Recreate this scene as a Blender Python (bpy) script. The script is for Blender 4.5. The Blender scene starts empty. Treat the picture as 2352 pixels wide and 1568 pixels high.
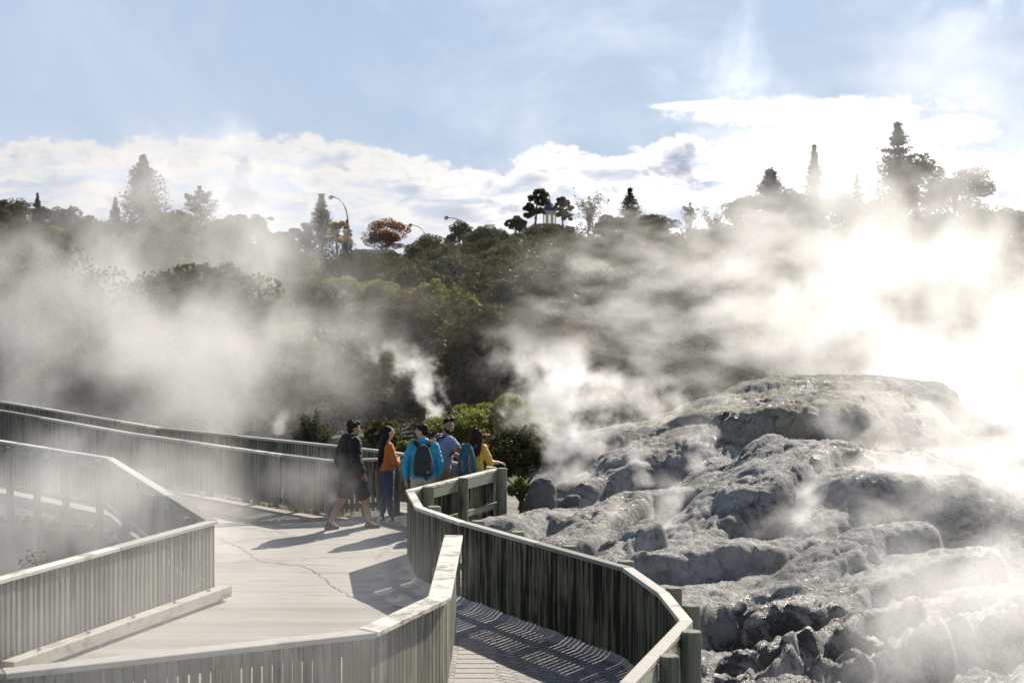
import bpy, bmesh, math, random
import numpy as np
from mathutils import Vector, Matrix
random.seed(7)
RNG = np.random.default_rng(7)
S = bpy.context.scene
C = S.collection
R = math.radians

# ------------------------------------------------------------------ camera, sky, sun, exposure
EYE = 4.0                      # eye height above the plaza
F, CX, HY = 4000.0, 1176.0, 650.0
SUN_AZ, SUN_EL = R(30), R(35)
cam = bpy.data.cameras.new('camera')
cam.sensor_width = 36.0
cam.lens = 36.0 * F / 2352.0
cam.shift_y = -(784.0 - HY) / 2352.0
cam.clip_start, cam.clip_end = 0.1, 5000
cam.dof.use_dof = True
cam.dof.focus_distance = 27.0
cam.dof.aperture_fstop = 3.2
camo = bpy.data.objects.new('camera', cam)
C.objects.link(camo)
camo.location = (0, 0, EYE)
camo.rotation_euler = (R(90), 0, 0)
S.camera = camo
S.view_settings.view_transform = 'Standard'
S.view_settings.look = 'None'
S.view_settings.exposure = 0.62
S.view_settings.gamma = 1.0
S.cycles.volume_bounces = 2
S.cycles.max_bounces = 7
S.cycles.diffuse_bounces = 3
S.cycles.glossy_bounces = 2
S.cycles.transmission_bounces = 3
S.cycles.transparent_max_bounces = 8
S.cycles.volume_max_steps = 160
S.cycles.caustics_reflective = False
S.cycles.caustics_refractive = False
S.cycles.sample_clamp_indirect = 6.0


def at(px, py, d):
    """world point d metres out, seen along a direction of the photograph"""
    return Vector(((px - CX) / F * d, d, EYE - (py - HY) / F * d))


def atz(px, py, z=0.0):
    """world point at height z seen along a direction of the photograph"""
    return at(px, py, (EYE - z) * F / (py - HY))


# ------------------------------------------------------------------ node helper
class G:
    def __init__(s, nt):
        s.nt = nt
        nt.nodes.clear()

    def n(s, typ, ins=None, **props):
        nd = s.nt.nodes.new(typ)
        for k, v in props.items():
            setattr(nd, k, v)
        for k, v in (ins or {}).items():
            s.set(nd.inputs[k], v)
        return nd

    def set(s, sock, v):
        if isinstance(v, bpy.types.NodeSocket):
            s.nt.links.new(v, sock)
        elif isinstance(v, bpy.types.Node):
            s.nt.links.new(v.outputs[0], sock)
        else:
            if isinstance(v, tuple) and len(v) == 3 and sock.type == 'RGBA':
                v = v + (1.0,)
            sock.default_value = v

    def m(s, op, a, b=None, c=None, clamp=False):
        nd = s.nt.nodes.new('ShaderNodeMath')
        nd.operation = op
        nd.use_clamp = clamp
        for i, v in enumerate((a, b, c)):
            if v is not None:
                s.set(nd.inputs[i], v)
        return nd.outputs[0]

    def vm(s, op, a, b=None):
        nd = s.nt.nodes.new('ShaderNodeVectorMath')
        nd.operation = op
        s.set(nd.inputs[0], a)
        if b is not None:
            s.set(nd.inputs[3 if op == 'SCALE' else 1], b)
        return nd.outputs['Value'] if op in ('LENGTH', 'DOT_PRODUCT', 'DISTANCE') else nd.outputs[0]

    def rng(s, v, a, b, c=0.0, d=1.0, smooth=True):
        nd = s.nt.nodes.new('ShaderNodeMapRange')
        nd.interpolation_type = 'SMOOTHSTEP' if smooth else 'LINEAR'
        for i, x in enumerate((v, a, b, c, d)):
            s.set(nd.inputs[i], x)
        return nd.outputs[0]

    def noise(s, vec, scale, detail=4, rough=0.55, dist=0.0, out=0):
        nd = s.n('ShaderNodeTexNoise', {'Scale': scale, 'Detail': detail, 'Roughness': rough, 'Distortion': dist})
        if vec is not None:
            s.set(nd.inputs['Vector'], vec)
        return nd.outputs[out]

    def mix(s, f, a, b, blend='MIX'):
        nd = s.nt.nodes.new('ShaderNodeMix')
        nd.data_type = 'RGBA'
        nd.blend_type = blend
        s.set(nd.inputs[0], f)
        s.set(nd.inputs[6], a)
        s.set(nd.inputs[7], b)
        return nd.outputs[2]

    def scale(s, vec, sc):
        nd = s.n('ShaderNodeMapping', {'Vector': vec, 'Scale': sc})
        return nd.outputs[0]

    def ramp(s, f, stops):
        nd = s.nt.nodes.new('ShaderNodeValToRGB')
        e = nd.color_ramp.elements
        while len(e) < len(stops):
            e.new(0.5)
        for el, (p, c) in zip(e, stops):
            el.position = p
            el.color = (c if isinstance(c, tuple) else (c, c, c)) + (1.0,)
        s.set(nd.inputs[0], f)
        return nd.outputs[0]

    def xyz(s, v):
        nd = s.nt.nodes.new('ShaderNodeSeparateXYZ')
        s.set(nd.inputs[0], v)
        return nd.outputs[0], nd.outputs[1], nd.outputs[2]

    def comb(s, x, y, z):
        nd = s.nt.nodes.new('ShaderNodeCombineXYZ')
        for i, v in enumerate((x, y, z)):
            s.set(nd.inputs[i], v)
        return nd.outputs[0]


# ------------------------------------------------------------------ world: daylight sky with clouds
W = bpy.data.worlds.new('World')
S.world = W
W.use_nodes = True
g = G(W.node_tree)
sky = g.n('ShaderNodeTexSky', sky_type='NISHITA', sun_disc=False)
sky.sun_elevation = SUN_EL
sky.sun_rotation = SUN_AZ
sky.air_density = 1.0
sky.dust_density = 0.6
sky.ozone_density = 1.5
SKY = 0.055
tc = g.n('ShaderNodeTexCoord').outputs['Generated']
x, y, z = g.xyz(tc)
az = g.m('ARCTAN2', x, y)
el = g.m('ARCSINE', z)


def A(px):
    return math.atan((px - CX) / F)


def E(py):
    return math.atan((HY - py) / F)


uv = g.comb(az, el, 0.0)
n1 = g.noise(g.scale(uv, (1, 2.2, 1)), 16, 6, 0.58, 0.3)
n2 = g.noise(g.scale(uv, (1, 1.6, 1)), 55, 6, 0.62, 0.2)
nf = g.noise(g.scale(uv, (1, 3.5, 1)), 28, 5, 0.6, 0.5)
# top of the cloud bank along the horizon
cv = g.nt.nodes.new('ShaderNodeFloatCurve')
c0 = cv.mapping.curves[0]
pts = [(-0.5, 330), (0, 345), (95, 330), (300, 325), (420, 314), (560, 310), (740, 315), (850, 330), (950, 356), (1040, 378),
       (1120, 385), (1195, 355), (1240, 330), (1300, 322), (1340, 345), (1400, 355), (1460, 335), (1540, 306), (1610, 310), (1660, 340), (1720, 350), (1800, 335), (2100, 330),
       (2352, 320)]
for i, (px, py) in enumerate(pts):
    X, Y = px / 2352.0, (700 - py) / 500.0
    if i < 2:
        p = c0.points[0 if i == 0 else 1]
        p.location = (max(X, 0) if i == 0 else 1.0, Y)
    else:
        c0.points.new(X, Y)
cv.mapping.update()
g.set(cv.inputs[0], 1.0)
u01 = g.m('MULTIPLY_ADD', g.m('TANGENT', az), F / 2352.0, CX / 2352.0, clamp=True)
g.set(cv.inputs[1], u01)
v01 = g.m('MULTIPLY_ADD', g.m('TANGENT', el), F / 500.0, (700 - HY) / 500.0)     # same scale as the curve
edge = g.m('SUBTRACT', g.m('ADD', cv.outputs[0], g.m('MULTIPLY_ADD', n2, 0.24, -0.12)), v01)
bank = g.rng(edge, -0.005, 0.04)
holes = g.rng(g.m('ADD', g.m('MULTIPLY', nf, 0.75), g.m('MULTIPLY', n2, 0.25)), 0.36, 0.56)
low = g.rng(v01, 0.22, 0.46)
body = g.m('MULTIPLY', bank, g.m('MAXIMUM', g.rng(edge, 0.20, 0.02), g.m('MULTIPLY', holes, g.m('MULTIPLY_ADD', low, 0.5, 0.5))))


def blob(px, py, rx, ry, lo, hi, amp, src):
    dx = g.m('DIVIDE', g.m('SUBTRACT', az, A(px)), rx / F)
    dy = g.m('DIVIDE', g.m('SUBTRACT', el, E(py)), ry / F)
    r = g.m('SQRT', g.m('ADD', g.m('MULTIPLY', dx, dx), g.m('MULTIPLY', dy, dy)))
    return g.rng(g.m('ADD', g.m('SUBTRACT', 1.0, r), g.m('MULTIPLY_ADD', src, amp, -amp / 2)), lo, hi)


streak = g.m('MAXIMUM', blob(1860, 262, 400, 42, 0.0, 0.7, 1.9, n2), blob(1640, 246, 170, 15, 0.0, 0.4, 0.9, n2))
streak = g.m('MAXIMUM', streak, blob(1900, 345, 330, 100, 0.0, 0.8, 1.2, n1))
streak = g.m('MAXIMUM', streak, g.m('MULTIPLY', blob(2190, 310, 110, 45, 0.0, 0.5, 1.2, n2), 0.8))
veil = g.rng(g.noise(g.scale(uv, (1, 0.7, 1)), 9, 6, 0.6, 0.6), 0.42, 0.78)
veil = g.m('MULTIPLY', veil, g.m('MULTIPLY', g.rng(az, A(700), A(2300), 0.22, 1.25), g.rng(el, R(14), R(30), 1.0, 0.2)))
grey = blob(1560, 370, 60, 56, 0.0, 0.9, 2.2, n2)
for a in ((140, 425, 60, 26), (942, 438, 50, 20), (1035, 490, 110, 34), (1225, 412, 60, 18), (1400, 400, 90, 22)):
    grey = g.m('MAXIMUM', grey, g.m('MULTIPLY', blob(*a, 0.0, 0.9, 1.1, n2), 0.75))
grey = g.m('MAXIMUM', grey, g.m('MULTIPLY', g.rng(g.m('ADD', g.m('MULTIPLY', n2, 0.6), g.m('MULTIPLY', n1, 0.4)), 0.50, 0.62), g.m('MULTIPLY', g.rng(edge, 0.03, 0.16), 0.8)))
glow = g.rng(az, A(500), A(2100), 0.72, 1.3)
skyc = g.vm('SCALE', sky.outputs[0], SKY)
haz = g.m('MULTIPLY', g.rng(el, E(650), E(-250), 0.85, 0.62), g.rng(el, R(12), R(35), 1.0, 0.0))
skyc = g.mix(haz, skyc, (0.31, 0.385, 0.53))
thin = g.rng(g.noise(g.scale(uv, (1, 1.3, 1)), 5, 5, 0.6, 0.8), 0.40, 0.75)
skyc = g.mix(g.m('MULTIPLY', thin, g.m('MULTIPLY', g.rng(el, R(14), R(30), 0.55, 0.0), g.rng(az, A(-200), A(1500), 0.45, 1.0))), skyc, (0.64, 0.68, 0.74))
skyc = g.mix(g.m('MULTIPLY', veil, 0.9), skyc, g.vm('SCALE', g.comb(0.66, 0.70, 0.76), glow))
cc = g.mix(grey, g.vm('SCALE', g.comb(0.78, 0.76, 0.735), glow), (0.30, 0.33, 0.41))
cov = g.m('MAXIMUM', body, streak)
front = g.rng(y, 0.0, 0.3)
full = g.mix(g.m('MULTIPLY', cov, front), skyc, cc)
bg = g.n('ShaderNodeBackground', {'Color': full, 'Strength': 1.0})
g.n('ShaderNodeOutputWorld', {'Surface': bg.outputs[0]})
W.cycles.sampling_method = 'MANUAL'
W.cycles.sample_map_resolution = 1024

sun = bpy.data.lights.new('sun', 'SUN')
sun.energy = 5.0
sun.angle = R(0.5)
sun.color = (1.0, 0.93, 0.82)
suno = bpy.data.objects.new('sun', sun)
C.objects.link(suno)
TO_SUN = Vector((math.sin(SUN_AZ) * math.cos(SUN_EL), math.cos(SUN_AZ) * math.cos(SUN_EL), math.sin(SUN_EL)))
suno.rotation_euler = TO_SUN.to_track_quat('Z', 'Y').to_euler()
suno.location = (20, 40, 60)


# ------------------------------------------------------------------ object helpers
def tag(o, label=None, cat=None, group=None, kind=None):
    if label: o['label'] = label
    if cat: o['category'] = cat
    if group: o['group'] = group
    if kind: o['kind'] = kind
    return o


def empty(name, loc=(0, 0, 0), label=None, cat=None, group=None, rz=0.0):
    o = bpy.data.objects.new(name, None)
    o.empty_display_size = 0.2
    C.objects.link(o)
    o.location = loc
    o.rotation_euler = (0, 0, rz)
    return tag(o, label, cat, group)


def mesh_obj(name, verts, faces, mat, parent=None, smooth=False):
    me = bpy.data.meshes.new(name)
    me.from_pydata([tuple(v) for v in verts], [], faces)
    me.validate()
    if smooth:
        me.polygons.foreach_set('use_smooth', [True] * len(me.polygons))
    if mat: me.materials.append(mat)
    o = bpy.data.objects.new(name, me)
    C.objects.link(o)
    if parent: o.parent = parent
    return o


def quads_obj(name, V, mat, parent=None, uniform=4, smooth=False):
    """V: (n, 4, 3) array of loose quads (fast)"""
    V = np.asarray(V, dtype=np.float32)
    n = len(V)
    me = bpy.data.meshes.new(name)
    me.vertices.add(n * uniform)
    me.vertices.foreach_set('co', V.reshape(-1))
    me.loops.add(n * uniform)
    me.loops.foreach_set('vertex_index', np.arange(n * uniform, dtype=np.int32))
    me.polygons.add(n)
    me.polygons.foreach_set('loop_start', np.arange(n, dtype=np.int32) * uniform)
    me.polygons.foreach_set('loop_total', np.full(n, uniform, dtype=np.int32))
    me.update(calc_edges=True)
    if mat: me.materials.append(mat)
    if name is None: return me
    o = bpy.data.objects.new(name, me)
    C.objects.link(o)
    if parent: o.parent = parent
    return o


def grid_obj(name, X, Y, Z, mat, smooth=True):
    ny, nx = X.shape
    me = bpy.data.meshes.new(name)
    co = np.stack([X, Y, Z], -1).reshape(-1, 3).astype(np.float32)
    i = np.arange(nx * ny).reshape(ny, nx)
    q = np.stack([i[:-1, :-1], i[:-1, 1:], i[1:, 1:], i[1:, :-1]], -1).reshape(-1, 4).astype(np.int32)
    me.vertices.add(len(co))
    me.vertices.foreach_set('co', co.reshape(-1))
    me.loops.add(q.size)
    me.loops.foreach_set('vertex_index', q.reshape(-1))
    me.polygons.add(len(q))
    me.polygons.foreach_set('loop_start', np.arange(len(q), dtype=np.int32) * 4)
    me.polygons.foreach_set('loop_total', np.full(len(q), 4, dtype=np.int32))
    me.update(calc_edges=True)
    if smooth: me.polygons.foreach_set('use_smooth', np.ones(len(q), dtype=bool))
    me.materials.append(mat)
    o = bpy.data.objects.new(name, me)
    C.objects.link(o)
    return o


class MB:
    """collects solids, then links them as one mesh object"""
    def __init__(s):
        s.v, s.f = [], []

    def add(s, vs, fs):
        k = len(s.v)
        s.v += [Vector(v) for v in vs]
        s.f += [[i + k for i in f] for f in fs]

    def prism(s, bottom, top):
        n = len(bottom)
        s.add(list(bottom) + list(top), [list(range(n))[::-1], [n + i for i in range(n)]] +
              [[i, (i + 1) % n, n + (i + 1) % n, n + i] for i in range(n)])

    def bar(s, a, b, w, h, up=Vector((0, 0, 1))):
        """box from a to b, w across, h along up (centred)"""
        a, b = Vector(a), Vector(b)
        t = (b - a).normalized()
        sd = t.cross(up).normalized()
        u = sd.cross(t)
        q = lambda p: [p + sd * (w / 2 * i) + u * (h / 2 * j) for i, j in ((-1, -1), (1, -1), (1, 1), (-1, 1))]
        A_, B_ = q(a), q(b)
        s.add(A_ + B_, [[3, 2, 1, 0], [4, 5, 6, 7]] + [[i, (i + 1) % 4, 4 + (i + 1) % 4, 4 + i] for i in range(4)])

    def tube(s, pts, rad, n=8):
        pts = [Vector(p) for p in pts]
        k = len(s.v)
        rad = rad if hasattr(rad, '__len__') else [rad] * len(pts)
        for i, p in enumerate(pts):
            t = (pts[min(i + 1, len(pts) - 1)] - pts[max(i - 1, 0)]).normalized()
            a = t.orthogonal().normalized() if abs(t.z) < 0.99 else Vector((1, 0, 0))
            if i and abs(t.z) < 0.99:
                pass
            b = t.cross(a).normalized()
            a = b.cross(t)
            for j in range(n):
                q = 2 * math.pi * j / n
                s.v.append(p + (a * math.cos(q) + b * math.sin(q)) * rad[i])
        for i in range(len(pts) - 1):
            for j in range(n):
                s.f.append([k + i * n + j, k + i * n + (j + 1) % n, k + (i + 1) * n + (j + 1) % n, k + (i + 1) * n + j])
        s.f.append([k + j for j in range(n)][::-1])
        s.f.append([k + (len(pts) - 1) * n + j for j in range(n)])

    def build(s, name, mat, parent=None, smooth=False, bevel=0.0):
        o = mesh_obj(name, s.v, s.f, mat, parent, smooth)
        if bevel:
            m = o.modifiers.new('bevel', 'BEVEL')
            m.width = bevel
            m.segments = 1
            m.limit_method = 'ANGLE'
        return o


def copy_tree(o, parent=None):
    c = o.copy()
    C.objects.link(c)
    if parent: c.parent = parent
    for ch in list(o.children):
        copy_tree(ch, c)
    return c


# ------------------------------------------------------------------ numpy noise
_perm = RNG.permutation(256)
_perm = np.concatenate([_perm, _perm, _perm])
_gr = RNG.normal(size=(256, 2))
_gr /= np.linalg.norm(_gr, axis=1)[:, None]


def perlin(x, y):
    xi, yi = np.floor(x).astype(int), np.floor(y).astype(int)
    xf, yf = x - xi, y - yi
    u, v = xf ** 3 * (xf * (xf * 6 - 15) + 10), yf ** 3 * (yf * (yf * 6 - 15) + 10)

    def gd(ix, iy, dx, dy):
        h = _perm[_perm[ix & 255] + (iy & 255)]
        return _gr[h, 0] * dx + _gr[h, 1] * dy
    a = gd(xi, yi, xf, yf) * (1 - u) + gd(xi + 1, yi, xf - 1, yf) * u
    b = gd(xi, yi + 1, xf, yf - 1) * (1 - u) + gd(xi + 1, yi + 1, xf - 1, yf - 1) * u
    return (a * (1 - v) + b * v) * 1.5


def fbm(x, y, oct=5, gain=0.5, ridged=False):
    r, a = 0.0, 1.0
    for i in range(oct):
        n = perlin(x + 17.3 * i, y - 9.1 * i)
        r = r + a * ((1 - 2 * np.abs(n)) if ridged else n)
        x, y, a = x * 2.03, y * 2.03, a * gain
    return r


def sstep(t, a, b):
    t = np.clip((t - a) / (b - a), 0, 1)
    return t * t * (3 - 2 * t)


# ------------------------------------------------------------------ materials
def new_mat(name):
    m = bpy.data.materials.new(name)
    m.use_nodes = True
    return m, G(m.node_tree)


def finish(g, bsdf, disp=None):
    g.n('ShaderNodeOutputMaterial', {'Surface': bsdf.outputs[0]})


def bump(g, h, strength=0.5, dist=0.02):
    return g.n('ShaderNodeBump', {'Height': h, 'Strength': strength, 'Distance': dist}).outputs[0]


def plain(name, col, rough=0.7, var=0.15, scale=30.0, metal=0.0, bumpy=0.15, spec=0.3):
    m, g = new_mat(name)
    tc = g.n('ShaderNodeTexCoord').outputs['Object']
    n = g.noise(tc, scale, 5, 0.6)
    c = g.mix(g.m('MULTIPLY', n, 1.0), tuple(v * (1 - var) for v in col), tuple(min(1, v * (1 + var)) for v in col))
    b = g.n('ShaderNodeBsdfPrincipled', {'Base Color': c, 'Roughness': rough, 'Metallic': metal, 'Specular IOR Level': spec})
    if bumpy: g.set(b.inputs['Normal'], bump(g, n, bumpy, 0.01))
    finish(g, b)
    return m


def wood(name, a, b, stain, stain_lo, stain_hi, vertical=True, rough=0.75, stain_hi_z=None):
    """weathered timber: a/b grain colours, dark growth running down it, every board its own tone"""
    m, g = new_mat(name)
    pos = g.n('ShaderNodeNewGeometry')
    p = pos.outputs['Position']
    rnd = pos.outputs['Random Per Island']
    off = g.vm('ADD', p, g.comb(g.m('MULTIPLY', rnd, 37.0), g.m('MULTIPLY', rnd, 11.0), g.m('MULTIPLY', rnd, 5.0)))
    sc = (60, 60, 2.2) if vertical else (9, 9, 60)
    gr = g.noise(g.scale(off, sc), 1.0, 6, 0.65)
    st = g.noise(g.scale(off, (14, 14, 0.9) if vertical else (3, 3, 6)), 1.0, 5, 0.65, 0.3)
    big = g.noise(p, 1.3, 3, 0.5)
    col = g.mix(gr, a, b)
    tone = g.rng(rnd, 0, 1, 0.48, 1.32, smooth=False)
    col = g.vm('SCALE', col, tone)
    s = g.rng(g.m('ADD', g.m('MULTIPLY', st, 0.75), g.m('ADD', g.m('MULTIPLY', big, 0.25), g.m('MULTIPLY_ADD', rnd, 0.16, -0.08))), stain_lo, stain_hi)
    col = g.mix(s, col, stain)
    bs = g.n('ShaderNodeBsdfPrincipled', {'Base Color': col, 'Roughness': rough, 'Specular IOR Level': 0.3})
    g.set(bs.inputs['Normal'], bump(g, gr, 0.5, 0.006))
    finish(g, bs)
    return m


M_slat = wood('weathered_slat', (0.13, 0.13, 0.095), (0.34, 0.325, 0.26), (0.03, 0.034, 0.02), 0.50, 0.68)
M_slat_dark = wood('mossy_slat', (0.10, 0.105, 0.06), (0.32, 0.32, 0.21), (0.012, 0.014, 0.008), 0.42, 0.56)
M_cap = wood('silvered_cap', (0.38, 0.355, 0.30), (0.66, 0.635, 0.57), (0.19, 0.175, 0.14), 0.54, 0.72, vertical=False, rough=0.6)
M_post = wood('fence_post', (0.14, 0.15, 0.10), (0.30, 0.30, 0.22), (0.03, 0.035, 0.02), 0.5, 0.68)
M_rail = wood('fence_rail', (0.20, 0.21, 0.15), (0.40, 0.40, 0.31), (0.06, 0.065, 0.04), 0.56, 0.75, vertical=False)


def deck_mat(name, a, b, pitch, along_x=True, ang=0.0):
    m, g = new_mat(name)
    p = g.n('ShaderNodeNewGeometry').outputs['Position']
    p = g.n('ShaderNodeMapping', {'Vector': p, 'Rotation': (0, 0, ang)}).outputs[0]
    x, y, z = g.xyz(p)
    if not along_x: x, y = y, x
    k = g.m('DIVIDE', y, pitch)
    fr = g.m('FRACT', k)
    idx = g.m('FLOOR', k)
    wn = g.n('ShaderNodeTexWhiteNoise', {'W': idx}, noise_dimensions='1D').outputs[0]
    gr = g.noise(g.comb(g.m('MULTIPLY_ADD', x, 1.4, g.m('MULTIPLY', wn, 50)), g.m('MULTIPLY', y, 45), 0.0), 1.0, 6, 0.65)
    col = g.mix(gr, a, b)
    col = g.vm('SCALE', col, g.rng(wn, 0, 1, 0.8, 1.15, smooth=False))
    wet = g.rng(g.noise(g.comb(g.m('MULTIPLY', x, 0.9), g.m('MULTIPLY', y, 7), 3.0), 1.0, 5, 0.6), 0.56, 0.72)
    col = g.mix(g.m('MULTIPLY', wet, 0.6), col, (0.16, 0.14, 0.11))
    gap = g.m('GREATER_THAN', g.m('ABSOLUTE', g.m('SUBTRACT', fr, 0.5)), 0.465)
    col = g.mix(g.m('MULTIPLY', gap, 0.8), col, (0.05, 0.045, 0.04))
    b_ = g.n('ShaderNodeBsdfPrincipled', {'Base Color': col, 'Roughness': 0.7, 'Specular IOR Level': 0.3})
    g.set(b_.inputs['Normal'], bump(g, g.m('SUBTRACT', gr, g.m('MULTIPLY', gap, 1.5)), 0.4, 0.01))
    finish(g, b_)
    return m


def concrete_mat():
    m, g = new_mat('worn_concrete')
    p = g.n('ShaderNodeNewGeometry').outputs['Position']
    n = g.noise(p, 1.1, 6, 0.6, 0.4)
    f = g.noise(p, 40, 5, 0.7)
    st = g.noise(g.scale(p, (0.8, 5, 1)), 1.2, 6, 0.65, 0.5)
    col = g.mix(n, (0.31, 0.29, 0.262), (0.43, 0.41, 0.372))
    col = g.mix(g.m('MULTIPLY', g.rng(st, 0.50, 0.66), 0.6), col, (0.19, 0.18, 0.165))
    col = g.mix(g.m('MULTIPLY', g.rng(g.noise(g.scale(p, (1.5, 9, 1)), 2.0, 6, 0.7, 0.3), 0.60, 0.70), 0.7), col, (0.11, 0.105, 0.10))
    x_, y_, z_ = g.xyz(g.vm('ADD', p, g.vm('SCALE', g.noise(p, 6, 3, 0.5, 0, 1), 0.03)))
    jt = g.m('LESS_THAN', g.m('ABSOLUTE', g.m('SUBTRACT', g.m('FRACT', g.m('MULTIPLY_ADD', x_, 0.03, g.m('DIVIDE', y_, 1.55))), 0.5)), 0.006)
    col = g.mix(g.m('MULTIPLY', jt, 0.75), col, (0.10, 0.095, 0.085))
    col = g.mix(g.m('MULTIPLY', g.rng(f, 0.55, 0.8), 0.35), col, (0.25, 0.24, 0.22))
    v = g.n('ShaderNodeTexVoronoi', {'Vector': g.vm('ADD', p, g.vm('SCALE', g.noise(p, 2.5, 4, 0.6, 0, 1), 0.5)), 'Scale': 0.33}, feature='DISTANCE_TO_EDGE').outputs[0]
    cr = g.rng(v, 0.010, 0.002)
    col = g.mix(g.m('MULTIPLY', cr, 0.5), col, (0.10, 0.095, 0.09))
    b = g.n('ShaderNodeBsdfPrincipled', {'Base Color': col, 'Roughness': 0.8, 'Specular IOR Level': 0.35})
    g.set(b.inputs['Normal'], bump(g, g.m('ADD', f, g.m('MULTIPLY', st, 1.2)), 0.35, 0.012))
    finish(g, b)
    return m


def brick_mat():
    m, g = new_mat('paving_bricks')
    p = g.n('ShaderNodeNewGeometry').outputs['Position']
    q = g.n('ShaderNodeMapping', {'Vector': p, 'Rotation': (0, 0, R(38))}).outputs[0]
    br = g.n('ShaderNodeTexBrick', {'Vector': q, 'Color1': (0.25, 0.235, 0.215, 1), 'Color2': (0.38, 0.355, 0.32, 1), 'Mortar': (0.05, 0.047, 0.042, 1), 'Scale': 4.3,
                                    'Mortar Size': 0.045, 'Mortar Smooth': 0.2, 'Brick Width': 0.9, 'Row Height': 0.45})
    n = g.noise(p, 25, 5, 0.65)
    col = g.mix(g.m('MULTIPLY', n, 0.2), br.outputs[0], (0.44, 0.42, 0.39))
    b = g.n('ShaderNodeBsdfPrincipled', {'Base Color': col, 'Roughness': 0.8})
    g.set(b.inputs['Normal'], bump(g, g.m('SUBTRACT', g.m('MULTIPLY', n, 0.4), br.outputs[1]), 0.6, 0.012))
    finish(g, b)
    return m


def rock_mat():
    m, g = new_mat('silica_crust')
    geo = g.n('ShaderNodeNewGeometry')
    p = geo.outputs['Position']
    x, y, z = g.xyz(p)
    w = g.vm('ADD', p, g.vm('SCALE', g.noise(p, 1.6, 4, 0.6, 0, 1), 0.35))
    big = g.noise(w, 0.7, 5, 0.6)
    med = g.noise(w, 4.5, 8, 0.72)
    fine = g.noise(p, 26, 6, 0.75)
    flow = g.noise(g.n('ShaderNodeMapping', {'Vector': w, 'Rotation': (0, 0, R(-40)), 'Scale': (1.2, 7, 2)}).outputs[0], 1.0, 8, 0.7)
    vor = g.n('ShaderNodeTexVoronoi', {'Vector': g.vm('ADD', w, g.vm('SCALE', g.noise(p, 5, 4, 0.6, 0, 1), 0.14)), 'Scale': 2.6}, feature='DISTANCE_TO_EDGE').outputs[0]
    crk = g.m('MULTIPLY', g.rng(vor, 0.035, 0.0), g.rng(big, 0.42, 0.55))
    col = g.mix(g.rng(med, 0.32, 0.68), (0.235, 0.228, 0.215), (0.53, 0.51, 0.48))
    col = g.mix(g.m('MULTIPLY', g.rng(big, 0.5, 0.66), 0.6), col, (0.33, 0.285, 0.215))
    crust = g.rng(g.noise(g.vm('ADD', w, (7.0, 3.0, 1.0)), 1.9, 7, 0.7), 0.50, 0.62)
    col = g.mix(g.m('MULTIPLY', crust, 0.8), col, (0.60, 0.585, 0.565))
    wet = g.rng(g.m('ADD', g.m('MULTIPLY', flow, 0.6), g.m('MULTIPLY', big, 0.4)), g.rng(y, 19.0, 24.0, 0.47, 0.53), g.rng(y, 19.0, 24.0, 0.53, 0.60))
    col = g.mix(g.m('MULTIPLY', wet, 0.85), col, (0.048, 0.045, 0.045))
    dome = g.m('MULTIPLY', g.rng(y, 29.5, 32), g.rng(g.noise(p, 1.2, 4, 0.6), 0.38, 0.58))
    col = g.mix(g.m('MULTIPLY', dome, 0.6), col, (0.26, 0.24, 0.12))
    col = g.mix(g.m('MULTIPLY', g.rng(g.noise(g.vm('ADD', w, (1.0, 9.0, 4.0)), 2.4, 6, 0.7), 0.60, 0.72), 0.5), col, (0.24, 0.15, 0.085))
    col = g.mix(g.m('MULTIPLY', g.rng(fine, 0.50, 0.72), 0.5), col, (0.12, 0.115, 0.11))
    col = g.mix(g.m('MULTIPLY', crk, 0.35), col, (0.06, 0.042, 0.04))
    rough = g.rng(wet, 0, 1, 0.8, 0.38)
    b = g.n('ShaderNodeBsdfPrincipled', {'Base Color': col, 'Roughness': rough, 'Specular IOR Level': 0.4})
    h = g.m('ADD', g.m('MULTIPLY', med, 1.0), g.m('ADD', g.m('MULTIPLY', fine, 0.6), g.m('MULTIPLY', flow, 0.8)))
    h = g.m('SUBTRACT', h, g.m('MULTIPLY', crk, 0.35))
    g.set(b.inputs['Normal'], bump(g, h, 1.0, 0.09))
    finish(g, b)
    return m


def soil_mat():
    m, g = new_mat('hillside_soil')
    p = g.n('ShaderNodeNewGeometry').outputs['Position']
    n = g.noise(p, 0.8, 6, 0.6)
    f = g.noise(p, 12, 5, 0.65)
    col = g.mix(n, (0.035, 0.035, 0.02), (0.075, 0.07, 0.04))
    col = g.mix(g.m('MULTIPLY', f, 0.5), col, (0.05, 0.055, 0.03))
    b = g.n('ShaderNodeBsdfPrincipled', {'Base Color': col, 'Roughness': 0.9})
    g.set(b.inputs['Normal'], bump(g, f, 0.6, 0.05))
    finish(g, b)
    return m


def leaf_mat(name, a, b, trans=0.35, rough=0.4, tcol=None):
    m, g = new_mat(name)
    geo = g.n('ShaderNodeNewGeometry')
    rnd = geo.outputs['Random Per Island']
    big = g.noise(geo.outputs['Position'], 0.9, 3, 0.5)
    col = g.mix(g.m('ADD', g.m('MULTIPLY', rnd, 0.6), g.m('MULTIPLY', big, 0.4)), a, b)
    oi = g.n('ShaderNodeObjectInfo').outputs['Random']
    col = g.vm('SCALE', col, g.rng(oi, 0, 1, 0.8, 1.2, smooth=False))
    bs = g.n('ShaderNodeBsdfPrincipled', {'Base Color': col, 'Roughness': rough + 0.2, 'Specular IOR Level': 0.12})
    tr = g.n('ShaderNodeBsdfTranslucent', {'Color': g.mix(0.5, g.vm('SCALE', col, 1.6), tcol or (0.11, 0.11, 0.03))})
    mx = g.n('ShaderNodeMixShader', {0: trans, 1: bs.outputs[0], 2: tr.outputs[0]})
    finish(g, mx)
    return m


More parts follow.
